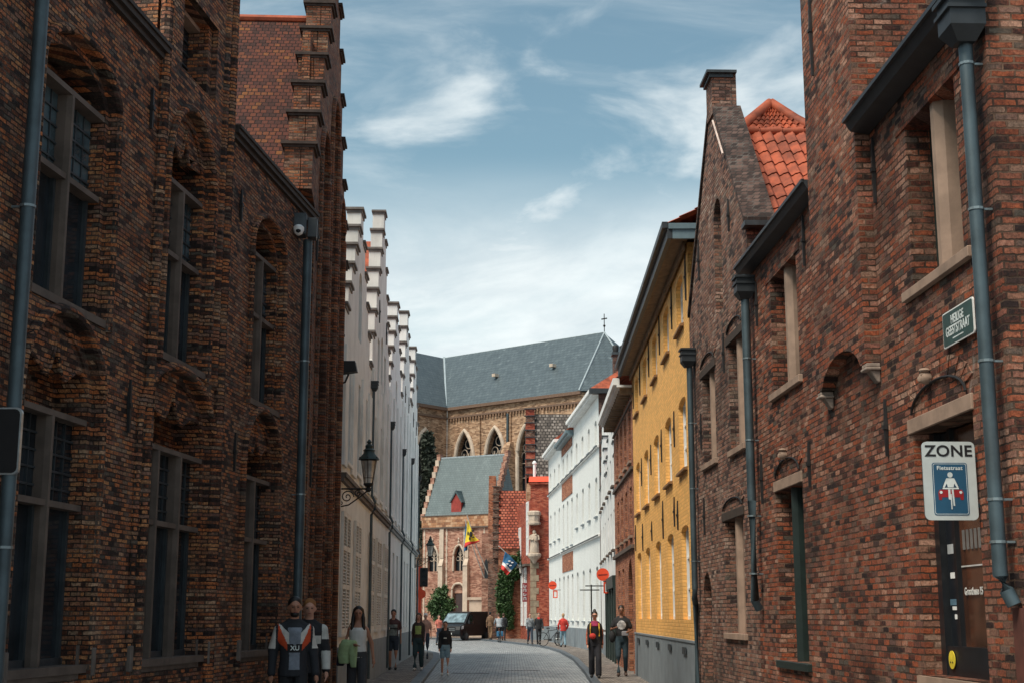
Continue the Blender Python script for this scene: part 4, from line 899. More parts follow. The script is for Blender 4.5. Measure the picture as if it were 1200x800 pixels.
# ------------------------------------------------------------------ right: long white terrace
A7 = Vector((3.86, 61.5)); B7 = Vector((2.3, 88)); D7 = (B7 - A7).normalized()
for i, (s0, s1, zt) in enumerate([(0, 11, 11.3), (11.01, 18, 10.9), (18.01, 26.5, 11.3)]):
    p0 = A7 + D7 * s0; p1 = A7 + D7 * s1; h, sg = frame(p0, p1, 'white_terrace_house', 1); L = s1 - s0
    tag(h, ['tall white terraced house with orange hip roof and dark brick side wall', 'middle white terraced house with brown brick panels between the floors', 'last white terraced house before the statue corner'][i], 'building', 'long white terrace on the right')
    n = [4, 3, 3][i]; ws = []
    for k in range(n):
        c = L * (k + .5) / n
        for z0, z1 in ((9.05, 10.2), (5.15, 7.65), (1.3, 3.7)):
            if z0 == 5.15: ws.append((c - .42, c + .42, 5.9 if i != 1 else 5.2, 7.65))
            else: ws.append((c - .42, c + .42, z0, z1))
    g = G(sg); g.panel([(0, -.15), (L, -.15), (L, zt), (0, zt)], [arch(a, b, z0, z1 - .15, z1, 'seg', 6) for a, b, z0, z1 in ws], 0, .22)
    g.box(0, L, -7, -.23, -.15, zt); g.build('wall', WHB, h)
    for a, b, z0, z1 in ws: simple_window(h, sg, a, b, z0, z1 - .01, -.16, bars=(1, 2), fw=.06, sill=.08, smat=PLINTH)
    for z in (8.86, 4.95): G(sg).box(0, L, 0, .1, z, z + .09).build('string_course', WHTW, h)
    for k in range(int(L / .5)):
        for z in (8.88, 4.97): G(sg).box(.1 + k * .5, .35 + k * .5, .1, .14, z, z + .06).build('dentil', LEAD, h)
    g = G(sg); g.box(0, L, 0, .03, -.1, .95); g.build('plinth', PLINTH, h)
    if i == 1:
        for z in (10.35, 7.85, 3.9):
            g = G(sg); g.box(.8, L - .5, .001, .03, z, z + .95 if z < 10 else z + .45); g.build('brick_panel', R5B, h)
    g = G(sg); g.box(0, L, 0, .3, zt - .12, zt); g.box(0, L, 0, .42, zt, zt + .16); g.build('cornice', WHTW if i != 1 else GUTB, h)
    g = G(sg); e = 2.6 if i == 0 else 0
    g.hexa([(0, .4, zt + .16), (L, .4, zt + .16), (L, -7, zt + .16), (0, -7, zt + .16), (e, -2.8, zt + 2.4), (L, -2.8, zt + 2.4), (L, -3.8, zt + 2.4), (e, -3.8, zt + 2.4)]); g.build('roof', TILE, h)
    if i == 0:
        g = G(sg); g.box(-.12, -.001, -7, .02, -.15, 11.2); g.build('side_wall', brick('dark_side_brick', [(0, (.06, .035, .03)), (.5, (.13, .07, .055)), (1, (.20, .12, .10))], (.12, .1, .09), bw=.22, bh=.075), h)
        g = G(sg); g.box(-.35, -.01, -7, .45, 11.2, 11.42); g.build('side_gutter', GUT, h)
t = tag(empty('chimney_stack', (4.93, 63.2, 0)), 'dark brick chimney with two black pots above the orange roof', 'chimney')
G().box(-.3, .3, -.3, .3, 11.5, 13.25).build('stack', MATS['dark_side_brick'], t); G().box(-.36, .36, -.36, .36, 13.25, 13.36).build('cap', LEAD, t)
for x in (-.17, .17): G().lathe((x, 0, 13.36), [(.12, 0), (.13, .1), (.15, .28), (.12, .36), (.05, .38)], 10).build('chimney_pot', IRON, t, smooth=True)

# ------------------------------------------------------------------ the corner house with the statue
K8 = (1.25, 95.0)
house, sg = frame(K8, (7.0, 94.2), 'corner_house', -1)
tag(house, 'bright red brick corner house with stone quoins and a statue niche', 'building')
g = G(sg); g.box(0, 5.8, -9, 0, -.15, 10.3); g.build('wall', CORB, house)
g = G(sg); g.box(-.1, 5.9, -9, .15, 10.3, 10.45); g.build('cornice', CORB, house)
g = G(sg); g.hexa([(-.1, .2, 10.46), (5.9, .2, 10.46), (5.9, -9, 10.46), (-.1, -9, 10.46), (-.1, -.2, 10.85), (5.9, -.2, 10.85), (5.9, -8, 10.85), (-.1, -8, 10.85)]); g.build('roof', RED, house)
g = G(sg)
for k in range(11): g.box(-.03 if k % 2 else -.03, .55 if k % 2 else .38, -.2, .03, .9 + k * .42, 1.3 + k * .42)
g.build('quoin', plain('grey_brown_quoin', (.30, .235, .165), .85, var=.3, scale=3), house)
G(sg).box(-.04, 5.8, -.2, .05, -.1, .88).build('plinth', PLINTH, house)
# its left front with white windows
hp = atan2(8.5, -1.05) ; lf = tag(empty('shop_front_house', (1.22, 95.0, 0), hp), 'narrow red brick shop front with tall white window frames left of the statue', 'building')
g = G(1); g.box(0, 7.5, -.6, 0, -.15, 9.3); g.build('wall', CORB, lf)
for s0, z0, z1 in [(.5, 5.6, 9.2), (1.6, .9, 4.8), (3.4, .9, 4.8), (4.6, 5.0, 7.7), (5.6, .9, 4.8), (6.2, 5.0, 7.2)]:
    simple_window(lf, 1, s0, s0 + 1.0, z0, z1, .06, bars=(1, 2), fw=.13)
G(1).box(0, 7.5, 0, .35, 4.85, 5.0).build('canopy', STONE, lf)
# statue under a canopy on the corner
t = tag(empty('corner_statue', (1.5, 94.72, 0)), 'pale stone statue of a robed woman with child under a canopy on the corner', 'statue')
g = G(); g.lathe((0, 0, 5.0), [(.08, 0), (.2, .2), (.42, .42), (.46, .5), (.46, .62), (.4, .66)], 12); g.build('console', STONEC, t)
g = G(); g.lathe((0, 0, 5.66), [(.30, 0), (.33, .1), (.27, .5), (.24, .85), (.27, 1.1), (.22, 1.25), (.09, 1.3), (.08, 1.36)], 12); g.ball((0, 0, 7.08), (.12, .13, .15), 10, 8)
g.tube([(-.24, -.02, 6.85), (-.3, -.16, 6.6), (-.08, -.28, 6.55)], [.08, .07, .06], 8); g.tube([(.24, -.02, 6.85), (.3, -.16, 6.6), (.1, -.28, 6.5)], [.08, .07, .06], 8); g.lathe((.1, -.27, 6.5), [(.09, 0), (.11, .15), (.07, .32)], 8); g.ball((.1, -.27, 6.9), .075, 8, 6)
for k in range(7): a = pi + k * pi / 6; g.tube([(.3 * cos(a), .3 * sin(a) * .9, 5.68), (.27 * cos(a), .27 * sin(a) * .9, 6.2), (.23 * cos(a), .2 * sin(a), 6.7)], [.035, .03, .015], 5)
g.build('figure', STONEC, t, smooth=True)
g = G(); g.lathe((0, 0, 7.55), [(.25, 0), (.42, .03), (.44, .16), (.36, .2), (.38, .62), (.45, .66), (.45, .86), (.3, .95)], 8); g.build('canopy', STONEC, t)
# vertical red sign on the shop front
t = tag(empty('vertical_shop_sign', (.86, 94.9, 3.1)), 'dark red vertical sign with white letters on the narrow shop front', 'sign')
G().box(-.17, .17, -.03, .03, -.62, .62).build('board', plain('wine_red_sign', (.22, .015, .02), .5), t)
for k in range(4):   # four letter-like white marks, unreadable at this distance
    z = .42 - k * .28; g = G(); g.box(-.09, -.05, -.04, -.031, z - .1, z + .1); g.box(-.05, .09, -.04, -.031, z + (.06 if k % 2 else -.1), z + (.1 if k % 2 else -.06)); g.box(.05, .09, -.04, -.031, z - .1, z + .05); g.build('sign_mark', WV, t)
t = wall_lantern((1.1, 96.5, 4.3), .5, 'small black lantern on the narrow shop front near the coloured flag', None); t.rotation_euler = (0, 0, pi)

# ------------------------------------------------------------------ tall grey-tiled gable behind and the red-tiled ivy house
h = tag(empty('grey_tiled_gable_house', (1.02, 97.5, 0)), 'tall brick house with crow stepped edge and grey pantile roof behind the statue', 'building')
g = G(); g.box(0, 7, 0, 9, -.1, 11.0); g.build('wall', CATB, h)
gs = []
for k in range(10):
    z = 10.6 + k * .58; y = .0 + k * .46
    g = G(); g.box(-.02, .62, y, 9 - y, z, z + .6); g.build('gable_step', CORB if k % 2 else R3B, h)
    G().box(-.12, .70, y - .08, y + .3, z + .6, z + .66).build('step_cap', LEAD, h)
g = G(); g.hexa([(.6, -.15, 10.9), (7.2, -.15, 10.9), (7.2, 9.1, 10.9), (.6, 9.1, 10.9), (.6, 4.4, 16.1), (7.2, 4.4, 16.1), (7.2, 4.6, 16.1), (.6, 4.6, 16.1)]); g.build('roof', TILEG, h)
t = tag(empty('roof_vent', (1.55, 96.3, 10.9)), 'small white vent pipe on the red roof edge behind the statue house', 'vent pipe')
G().lathe((0, 0, 0), [(.1, 0), (.1, .9), (.16, .95), (.14, 1.05), (.05, 1.15)], 8).build('pipe', WHITE, t)
h = tag(empty('ivy_house', (-.95, 100, 0)), 'brick house with red tile roof and ivy covered wall beside the chapel', 'building')
g = G(); g.box(0, 2.3, 0, 8, -.1, 6.3); g.build('wall', R5B, h)
g = G(); g.hexa([(.0, -.12, 6.25), (2.3, -.12, 6.25), (2.3, 8, 6.25), (.0, 8, 6.25), (.0, 3.1, 10.6), (2.3, 3.1, 10.6), (2.3, 3.3, 10.6), (0, 3.3, 10.6)]); g.build('roof', TILER, h)
for k in range(9):
    z = 5.6 + k * .58; y = .0 + k * .34
    G().box(-.42, -.01, y, 6.4 - y, z, z + .6).build('gable_step', R3B, h); G().box(-.5, .08, y - .07, y + .2, z + .6, z + .66).build('step_cap', STONE, h)
G().box(2.31, 2.75, -.1, 3, -.1, 11.2).build('side_pillar', CORB, h)
G().box(-.75, -.01, .3, 6, -.1, 5.6).build('side_wall', R3B, h)

# ------------------------------------------------------------------ gothic chapel
CD = Vector((-.883, .469)).normalized(); c0 = Vector((-1.69, 109.0)); c1 = c0 + CD * 6.1
h, sg = frame(c0, c1, 'gothic_chapel', 1)
tag(h, 'brick gothic chapel with stone quoined buttresses, pointed windows and slate roof', 'chapel')
hw_ = [arch(2.35, 3.2, 5.0, 6.0, 7.0, 'point', 10), arch(4.72, 5.6, 5.0, 6.0, 7.0, 'point', 10)]; hd = arch(2.3, 3.3, -.1, 3.4, 4.0, 'seg', 10)
g = G(sg); g.panel([(0, -.15), (6.1, -.15), (6.1, 8.35), (0, 8.35)], hw_ + [hd], 0, .35); g.box(0, 6.1, -5.4, -.36, -.15, 8.3); g.build('wall', CHB, h)
g = G(sg); g.box(-.05, 6.15, -.3, .1, 8.42, 9.28); g.build('parapet', brick('orange_diaper', [(0, (.25, .12, .07)), (.5, (.42, .21, .11)), (1, (.55, .36, .23))], (.4, .3, .2), bw=.3, bh=.2), h)
g = G(sg); g.box(-.1, 6.2, -.3, .16, 8.3, 8.42); g.box(-.1, 6.2, -.3, .14, 9.28, 9.34); g.build('string_course', STONE, h)
for s in (.02, .42, 1.85, 2.22, 3.80, 4.15, 4.42, 5.85):
    g = G(sg)
    for k in range(30): w_ = .10 if k % 2 else .16; g.box(s - w_ / 2 + .08, s + w_ / 2 + .08, .0, .04, .2 + k * .27, .2 + k * .27 + .255)
    g.build('quoin', STONEC, h)
for s in (2.03, 4.27):
    g = G(sg); g.box(s - .2, s + .2, .0, .35, -.1, 5.4); g.hexa([(s - .2, .0, 5.4), (s + .2, .0, 5.4), (s + .2, .4, 5.4), (s - .2, .4, 5.4), (s - .15, .0, 6.0), (s + .15, .0, 6.0), (s + .15, .06, 6.0), (s - .15, .06, 6.0)]); g.box(s - .15, s + .15, 0, .12, 6.0, 8.3)
    g.build('buttress', STONEC, h)
for w_ in hw_ + [hd]:
    a, b = w_[0][0], w_[1][0]; zt = max(z for _, z in w_); z0 = w_[0][1]
    g = G(sg); rib(g, [(p[0] + (.06 if p[0] > (a + b) / 2 else -.06), p[1] + (.05 if p[1] > z0 + .6 else 0)) for p in w_[1:]] + [(a - .06, z0)], .03, .09); g.build('stone_surround', STONEC, h, smooth=True)
    if w_ is hd: G(sg).box(2.42, 3.15, -.34, -.2, -.1, 3.3).build('door', plain('dark_oak', (.05, .03, .03), .7), h); G(sg).prism(arch(2.3, 3.3, 3.3, 3.4, 4.0, 'seg', 10), -.34, -.15).build('tympanum', CHB, h); continue
    pn = G(sg).box(a, b, -.34, -.30, z0, zt).build('window', GLS, h); g = G(sg); c = (a + b) / 2
    g.box(c - .03, c + .03, -.28, -.2, z0, zt - .1)
    for x in ((a + c) / 2, (b + c) / 2):
        g.tube([(x + .16 * cos(k * pi / 6), -.24, 5.95 + .16 * sin(k * pi / 6)) for k in range(13)], .025, 5)
    g.tube([(c + .13 * cos(k * pi / 6), -.24, 6.35 + .13 * sin(k * pi / 6)) for k in range(13)], .025, 5)
    g.build('tracery', STONEC, pn)
    G(sg).lathe((0, 0, 0), [(.06, 0), (.12, .1), (.04, .25), (.09, .35), (.02, .5)], 6).build('finial', STONEC, h).location = (c, .06, zt + .1)
g = G(sg); g.hexa([(.1, -.1, 9.3), (6.0, -.1, 9.3), (6.0, -5, 9.3), (.1, -5, 9.3), (.1, -2.6, 14.2), (6.0, -2.6, 14.2), (6.0, -2.75, 14.2), (.1, -2.75, 14.2)]); rf = g.build('roof', SLATEC, h)
G(sg).box(.1, 6.0, -2.8, -2.55, 14.15, 14.26).build('ridge_lead', ZINCL, rf)
for (s_, a0, z_) in ((-.25, 0, 9.0), (6.02, 0, 9.0)):
    for k in range(11):
        y0 = -.05 - k * .24; z0 = 9.0 + k * .50
        G(sg).box(s_, s_ + .33, y0 - .5, y0, z0, z0 + .52).build('gable_step', (STONEC if k % 2 else CHB) if s_ > 0 else CHB, h)
# red dormer
g = G(sg); g.box(2.75, 3.65, -1.2, -.25, 9.4, 10.4); dm = g.build('dormer', plain('dull_red_boards', (.30, .04, .03), .7), h); g = G(sg); g.prism([(2.6, 10.35), (3.2, 11.3), (3.8, 10.35), (3.7, 10.32), (3.2, 11.1), (2.7, 10.32)], -2.0, -.15); g.build('dormer_roof', SLATEC, dm)
g = G(sg); g.prism([(2.76, 10.4), (3.2, 11.05), (3.64, 10.4)], -1.2, -.24); g.build('dormer_gable', MATS['dull_red_boards'], dm)
# low wall in front of the chapel
t = tag(empty('low_wall', (-1.9, 107.6, 0), R_(-8)), 'low pale stone porch wall with coping right of the chapel door', 'wall')
G().box(-1.3, -.1, -.3, .3, -.1, 2.75).build('wall', STONEC, t); G().box(-1.45, 1.0, -.4, .4, 2.75, 2.95).build('coping', STONEC, t); G().box(-.1, .9, -.25, .3, -.1, 2.75).build('brick_wall', CHB, t)
# brick annexe between chapel and ivy house
h = tag(empty('chapel_annexe', (-1.62, 101.5, 0)), 'dark red stepped brick annexe between the chapel and the ivy house', 'building')
g = G(); g.box(-.55, .42, 0, 8, -.1, 7.4); g.build('wall', CHB, h)
for k in range(8): G().box(-.1 + .0 * k, .42, k * .4, 8, 7.4 + k * .55, 7.4 + k * .55 + .56).build('gable_step', R5B, h)
for s in (-.35, .05): G().prism(arch(s, s + .26, 4.2, 5.2, 5.6, 'point', 6), -.02, -.001).build('blind_window', LEAD, h)

# ------------------------------------------------------------------ cathedral
dA = Vector((.764, -.645)).normalized(); dB = Vector((-.645, -.764)).normalized(); cc0 = Vector((-7, 150.0))
h, sg = frame(cc0, cc0 + dA * 30, 'cathedral', -1)
tag(h, 'brick cathedral with great slate roof and tall pointed windows behind the chapel', 'cathedral')
wh = [arch(a, b, 9.5, 17.6, 21.0, 'point', 12) for a, b in ((1.25, 3.9), (5.55, 8.2), (9.9, 12.5), (14.2, 16.8))]
g = G(sg); g.panel([(0, -.1), (18.2, -.1), (18.2, 23.5), (0, 23.5)], wh, 0, .9); g.box(0, 18.2, -15, -.95, -.1, 23.4)
g.slab([(18.2, 0), (22.5, -4.5), (22.5, -11), (18.2, -15)], -.1, 23.5); g.build('wall', CATB, h)
g = G(sg); g.box(-.0, 18.3, 0, .35, 23.3, 23.62); g.box(0, 18.3, 0, .2, 22.4, 22.6)
g.build('cornice', plain('dark_cornice_stone', (.16, .10, .07), .8), h)
g = G(sg)
for k in range(45): g.box(.2 + k * .4, .4 + k * .4, .0, .18, 22.1, 22.4)
g.build('corbel_table', plain('corbel_brick', (.22, .13, .08), .85), h)
for w_ in wh:
    a, b = w_[0][0], w_[1][0]; c = (a + b) / 2
    g = G(sg); rib(g, [(p[0], p[1]) for p in w_[1:]] + [(a, 9.5)], .05, .22); g.build('stone_surround', STONEC, h, smooth=True)
    pn = G(sg).box(a, b, -.9, -.8, 9.5, 21).build('window', GLS, h); g = G(sg)
    for x in (a + .66, c, b - .66): g.box(x - .06, x + .06, -.75, -.6, 9.5, 18.6)
    for x in (a + .33, a + 1.0, c + .33, b - .33): g.tube([(x + .33 * cos(k * pi / 8), -.68, 17.6 + .55 * sin(k * pi / 8)) for k in range(9)], .06, 5)
    for x, z, r in ((c - .62, 18.6, .42), (c + .62, 18.6, .42), (c, 19.6, .5)): g.tube([(x + r * cos(k * pi / 7), -.68, z + r * sin(k * pi / 7)) for k in range(15)], .055, 5)
    for z in (11, 12.5, 14, 15.5, 17): g.box(a, b, -.72, -.66, z - .03, z + .03)
    g.build('tracery', STONEC, pn)
for s in (4.75, 9.0, 13.4):
    g = G(sg); g.box(s - .14, s + .14, .0, .22, 8, 22.2); g.build('pilaster', CATB, h)
g = G(sg); g.box(8.3, 9.7, 0, 2.4, -.1, 15.4); g.hexa([(8.3, 0, 15.4), (9.7, 0, 15.4), (9.7, 2.4, 15.4), (8.3, 2.4, 15.4), (8.6, 0, 19.2), (9.4, 0, 19.2), (9.4, .5, 19.2), (8.6, .5, 19.2)]); g.build('buttress', CATB, h)
downpipe(h, sg, [(8.85, .35, 22.2), (8.85, .4, 18.6)], .12)
g = G(sg)
EA = (0, .35, 23.62); RA = (0, -8, 31.2)
g.hexa([(-.35, .35, 23.62), (18.2, .35, 23.62), (18.2, -15.3, 23.62), (-.35, -15.3, 23.62), (-8, -7.9, 31.15), (15.3, -7.9, 31.15), (15.3, -8.1, 31.15), (-8, -8.1, 31.15)])
rf = g.build('roof', SLATE, h)
g = G(sg); g.face([(18.2, .35, 23.62), (22.8, -4.3, 23.62), (15.3, -8, 31.15)]); g.face([(22.8, -4.3, 23.62), (22.8, -11.2, 23.62), (15.3, -8, 31.15)]); g.face([(22.8, -11.2, 23.62), (18.2, -15.3, 23.62), (15.3, -8, 31.15)]); g.build('apse_roof', SLATE, h)
g = G(sg); g.tube([(18.2, .38, 23.65), (15.3, -8, 31.2)], .09, 6); g.tube([(22.8, -4.3, 23.65), (15.3, -8, 31.2)], .09, 6); g.tube([(-7.9, -8, 31.2), (15.3, -8, 31.2)], .07, 6); g.tube([(0, .2, 23.75), (-8, -8, 31.25)], .16, 6); g.build('lead_roll', plain('pale_lead', (.34, .40, .43), .5), h)
g = G(sg); g.tube([(15.3, -8, 31.1), (15.3, -8, 33.2)], .05, 6); g.box(14.95, 15.65, -8.05, -7.95, 32.6, 32.72); g.ball((15.3, -8, 31.9), .14, 8, 6); g.build('roof_cross', IRON, h)
for s, y, z in ((4.2, -3.2, 27.0), (12.0, -3.4, 27.2)):
    g = G(sg); g.box(s - .22, s + .22, y - .2, y + .45, z, z + .32); g.build('roof_hatch', STONEC, rf)
# second wing towards the left
h2, sg2 = frame(cc0, cc0 + dB * 20, 'cathedral_transept', 1)
tag(h2, 'left wing of the cathedral with ivy over its pointed window', 'cathedral')
w2 = arch(2.0, 5.0, 9.5, 17.8, 21.0, 'point', 12)
g = G(sg2); g.panel([(0.02, -.1), (14, -.1), (14, 23.5), (.02, 23.5)], [w2], 0, .9); g.box(.02, 14, -15, -.95, -.1, 23.4); g.build('wall', CATB, h2)
g = G(sg2); g.box(0.4, 14, 0, .35, 23.3, 23.62); g.box(.25, 14, 0, .2, 22.4, 22.6); g.build('cornice', MATS['dark_cornice_stone'], h2)
g = G(sg2); rib(g, [(p[0], p[1]) for p in w2[1:]] + [(2.0, 9.5)], .05, .22); g.build('stone_surround', STONEC, h2, smooth=True)
G(sg2).box(2, 5, -.9, -.8, 9.5, 21).build('window', GLS, h2)
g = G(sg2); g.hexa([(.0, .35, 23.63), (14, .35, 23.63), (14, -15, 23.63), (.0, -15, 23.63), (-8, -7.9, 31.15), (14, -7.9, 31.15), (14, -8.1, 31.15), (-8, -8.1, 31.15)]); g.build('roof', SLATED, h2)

# ------------------------------------------------------------------ vegetation
def foliage(name, blobs, n, size, mat, par=None, loc=(0, 0, 0), seed=1, twigs=True):
    rnd = random.Random(seed); V = []; F = []
    cl = []
    for (c, r, w_) in blobs:
        for _ in range(int(n * w_ / 14)):
            d = Vector((rnd.gauss(0, 1), rnd.gauss(0, 1), rnd.gauss(0, 1))).normalized() * (rnd.random() ** .4)
            cl.append((Vector(c) + Vector((d.x * r[0], d.y * r[1], d.z * r[2])), min(r) * .28))
    for c, r in cl:
        for _ in range(14):
            p = c + Vector((rnd.gauss(0, r), rnd.gauss(0, r), rnd.gauss(0, r)))
            a = Vector((rnd.gauss(0, 1), rnd.gauss(0, 1), rnd.gauss(0, .8))).normalized(); b = a.cross(Vector((rnd.gauss(0, 1), rnd.gauss(0, 1), rnd.gauss(0, 1)))).normalized(); s = size * rnd.uniform(.6, 1.3)
            i = len(V); V += [tuple(p - a * s), tuple(p + b * s * .5), tuple(p + a * s), tuple(p - b * s * .5)]; F.append((i, i + 1, i + 2, i + 3))
    me = bpy.data.meshes.new(name); me.from_pydata(V, [], F); me.materials.append(mat); o = bpy.data.objects.new(name, me); COL.objects.link(o); o.location = loc
    if par: o.parent = par
    return o
def tree(name, loc, hgt, cr, label, mat, n=3500, size=.1, seed=1, blobs=None):
    t = tag(empty(name, loc), label, 'tree'); g = G()
    g.tube([(0, 0, -.1), (.03, 0, hgt * .35), (-.02, .03, hgt * .7), (0, 0, hgt * .92)], [.14 * cr, .10 * cr, .06 * cr, .02], 8)
    rnd = random.Random(seed)
    for k in range(9):
        a = k * 2.4; z = hgt * (.3 + .06 * k); L = cr * .75
        g.tube([(0, 0, z), (cos(a) * L * .5, sin(a) * L * .5, z + L * .3), (cos(a) * L, sin(a) * L, z + L * .5)], [.05 * cr, .03 * cr, .01], 5)
    g.build('trunk', BARK, t, smooth=True)
    foliage('crown', blobs or [((0, 0, hgt * .65), (cr, cr, hgt * .35), 1)], n, size, mat, t, seed=seed); return t
tree('small_tree', (-5.1, 103, 0), 3.9, 1.1, 'leafy green small tree in front of the chapel behind the van', LEAF, 7000, .11, 3, [((-.1, 0, 2.9), (.45, .45, .55), .3), ((-.55, 0, 2.2), (.4, .4, .5), .22), ((.5, -.1, 2.3), (.38, .35, .45), .2), ((.2, 0, 3.4), (.2, .2, .3), .06), ((.1, 0, 1.6), (.6, .45, .5), .3), ((.75, 0, 1.5), (.25, .3, .35), .1)])
iv = foliage('ivy', [((.55, 0, 3.9), (.42, .22, 1.6), .5), ((.35, 0, 3.0), (.55, .22, 2.0), .7), ((1.0, 0, 4.9), (.6, .2, .9), .3), ((.7, 0, 1.5), (.35, .2, 1.0), .2), ((1.5, 0, 5.6), (.25, .2, .5), .08)], 9000, .10, plain('ivy_green', (.045, .10, .028), .6, var=.5, scale=3), None, (-.9, 99.75, 0), 5)
tag(iv, 'thick green ivy hanging on the wall below the red tile roof', 'ivy')
sp = cc0 + dB * 3.6; tree('dark_tree', (sp.x + 1.2, sp.y - 5, 0), 21.5, 1.6, 'dark sparse tree rising in front of the left cathedral window', LEAFD, 9000, .28, 8, [((-.5, 0, 18.6), (.5, .6, 1.6), .22), ((-.1, 0, 16.0), (.8, .8, 1.9), .3), ((-.7, 0, 12.6), (.8, .9, 1.9), .25), ((0, 0, 9), (.9, .9, 2.0), .2)])

# ------------------------------------------------------------------ flags
def flag(loc, poles, P, mat, label, cat='flag', extra=None, grp='flags beside the chapel'):
    t = tag(empty('hanging_flag', loc), label, cat, grp)
    g = G(); g.tube(poles, .035, 6); g.build('flagpole', plain('pole_white', (.6, .56, .5), .5), t)
    V = []; F = []; (a, b, c, d) = map(Vector, P); nu, nv = 10, 12
    for j in range(nv + 1):
        for i in range(nu + 1):
            u = i / nu; v = j / nv; p = (a * (1 - u) + b * u) * (1 - v) + (d * (1 - u) + c * u) * v
            p = p + Vector((0, .09 * sin(u * 8 + v * 2) * (.3 + v), .03 * sin(u * 6))); V.append(tuple(p))
    for j in range(nv):
        for i in range(nu): k = j * (nu + 1) + i; F.append((k, k + 1, k + nu + 2, k + nu + 1))
    me = bpy.data.meshes.new('flag_cloth'); me.from_pydata(V, [], F)
    ms_ = mat if isinstance(mat, list) else [(1.1, mat)]
    for _, m in ms_: me.materials.append(m)
    for k, p in enumerate(me.polygons):
        u = (k % nu + .5) / nu; v = (k // nu + .5) / nv; w_ = v if not isinstance(mat, list) else (u if extra == 'u' else v)
        p.material_index = next(i for i, (lim, _) in enumerate(ms_) if w_ < lim); p.use_smooth = True
    me.update(); o = bpy.data.objects.new('flag_cloth', me); COL.objects.link(o); o.parent = t; md = o.modifiers.new('thick', 'SOLIDIFY'); md.thickness = .012
    return t, o
FY = plain('flag_yellow', (.80, .60, .03), .7, var=.1); FR = plain('flag_red', (.62, .04, .03), .7, var=.15); FB = plain('flag_blue', (.03, .16, .34), .7, var=.15); FW = plain('flag_white', (.7, .72, .72), .7, var=.1)
t, o = flag((-1.5, 101.3, 4.0), [(0, 0, 0), (-.95, -.6, 2.2), (-1.7, -1.1, 4.6)], [(-1.62, -1.02, 4.35), (-1.25, -.8, 3.2), (-.78, -.9, 2.8), (-1.9, -1.0, 2.3)][:4], [(.8, FY), (1.1, FR)], 'yellow flag with black lion figure and a red end hanging from a slanted pole')
g = G()
for p, r in (((-1.42, -1.12, 3.25), (.13, .03, .2)), ((-1.28, -1.12, 3.5), (.1, .03, .08)), ((-1.5, -1.12, 2.95), (.07, .03, .13)), ((-1.25, -1.12, 3.05), (.1, .03, .05)), ((-1.62, -1.12, 3.3), (.06, .03, .15))): g.ball(p, r, 8, 5)
g.build('lion_emblem', IRON, o)
flag((-1.9, 101.6, 4.0), [(0, 0, 0), (-.75, -.6, 2.0), (-1.45, -1.2, 4.3)], [(-1.42, -1.1, 4.05), (-1.28, -1.0, 3.4), (-1.25, -1.1, 2.2), (-1.52, -1.1, 2.0)], FB, 'blue flag hanging behind the yellow flag')
t, o = flag((.62, 100 - .8, 4.85), [(0, 0, 0), (-.6, -.3, .6), (-1.55, -.7, 1.5)], [(-1.1, -.6, 1.1), (-.2, -.15, .3), (-.95, -.6, -.5), (-1.4, -.7, -.1)], [(.55, FB), (.75, FW), (1.1, FR)], 'blue white and red flag hanging in front of the ivy')
g = G()
for x, z in ((-.8, .45), (-.6, .35), (-.95, .25), (-.72, .15)): g.ball((x, -.62, z), (.1, .02, .05), 6, 4)
g.build('flag_emblem', FW, o)

# ------------------------------------------------------------------ people
def remeshed(g, name, mat, par, vox, label=None, smooth=3):
    me = bpy.data.meshes.new('tmp'); me.from_pydata(g.v, [], g.f)
    bm = bmesh.new(); bm.from_mesh(me); bmesh.ops.recalc_face_normals(bm, faces=bm.faces); bm.to_mesh(me); bm.free()
    o = bpy.data.objects.new('tmp', me); COL.objects.link(o)
    m = o.modifiers.new('r', 'REMESH'); m.mode = 'VOXEL'; m.voxel_size = vox
    m = o.modifiers.new('s', 'SMOOTH'); m.factor = .5; m.iterations = smooth
    dg = bpy.context.evaluated_depsgraph_get(); m2 = bpy.data.meshes.new_from_object(o.evaluated_get(dg)); bpy.data.objects.remove(o); bpy.data.meshes.remove(me)
    m2.name = name; m2.materials.clear(); m2.materials.append(mat)
    for p in m2.polygons: p.use_smooth = True
    r = bpy.data.objects.new(name, m2); COL.objects.link(r); r.parent = par
    if label: r['label'] = label
    return r
def etube(g, rings, n=14):
    """rings: (x, y, z, rx, ry) horizontal ellipses"""
    R = [[g.P((x + rx * cos(2 * pi * k / n), y + ry * sin(2 * pi * k / n), z)) for k in range(n)] for x, y, z, rx, ry in rings]
    for a, b in zip(R, R[1:]):
        for k in range(n): g.f.append([a[k], a[(k + 1) % n], b[(k + 1) % n], b[k]])
    g.f.append(R[0][::-1]); g.f.append(R[-1])
def limb(g, pts, rs):
    g.tube(pts, rs, 10)
    for p, r in zip(pts, rs): g.ball(p, r, 10, 6)
SKIN = {'light': plain('skin_light', (.52, .27, .19), .55, var=.08), 'tan': plain('skin_tan', (.40, .19, .12), .55, var=.08), 'brown': plain('skin_brown', (.20, .09, .055), .55, var=.08)}
HAIRB = plain('hair_black', (.012, .009, .008), .5, var=.3); HAIRN = plain('hair_brown', (.07, .035, .018), .5, var=.3); HAIRG = plain('hair_blond', (.42, .26, .14), .5, var=.25)
CL = lambda n, c, v=.15: plain(n, c, .85, var=v, scale=9)
BLACK = CL('cloth_black', (.014, .015, .018)); NAVY = CL('cloth_navy', (.022, .035, .055)); JEAN = CL('jeans_blue', (.06, .10, .16), .25); TEAL = CL('trousers_dark_teal', (.025, .055, .065)); GREYC = CL('cloth_charcoal', (.05, .052, .058))
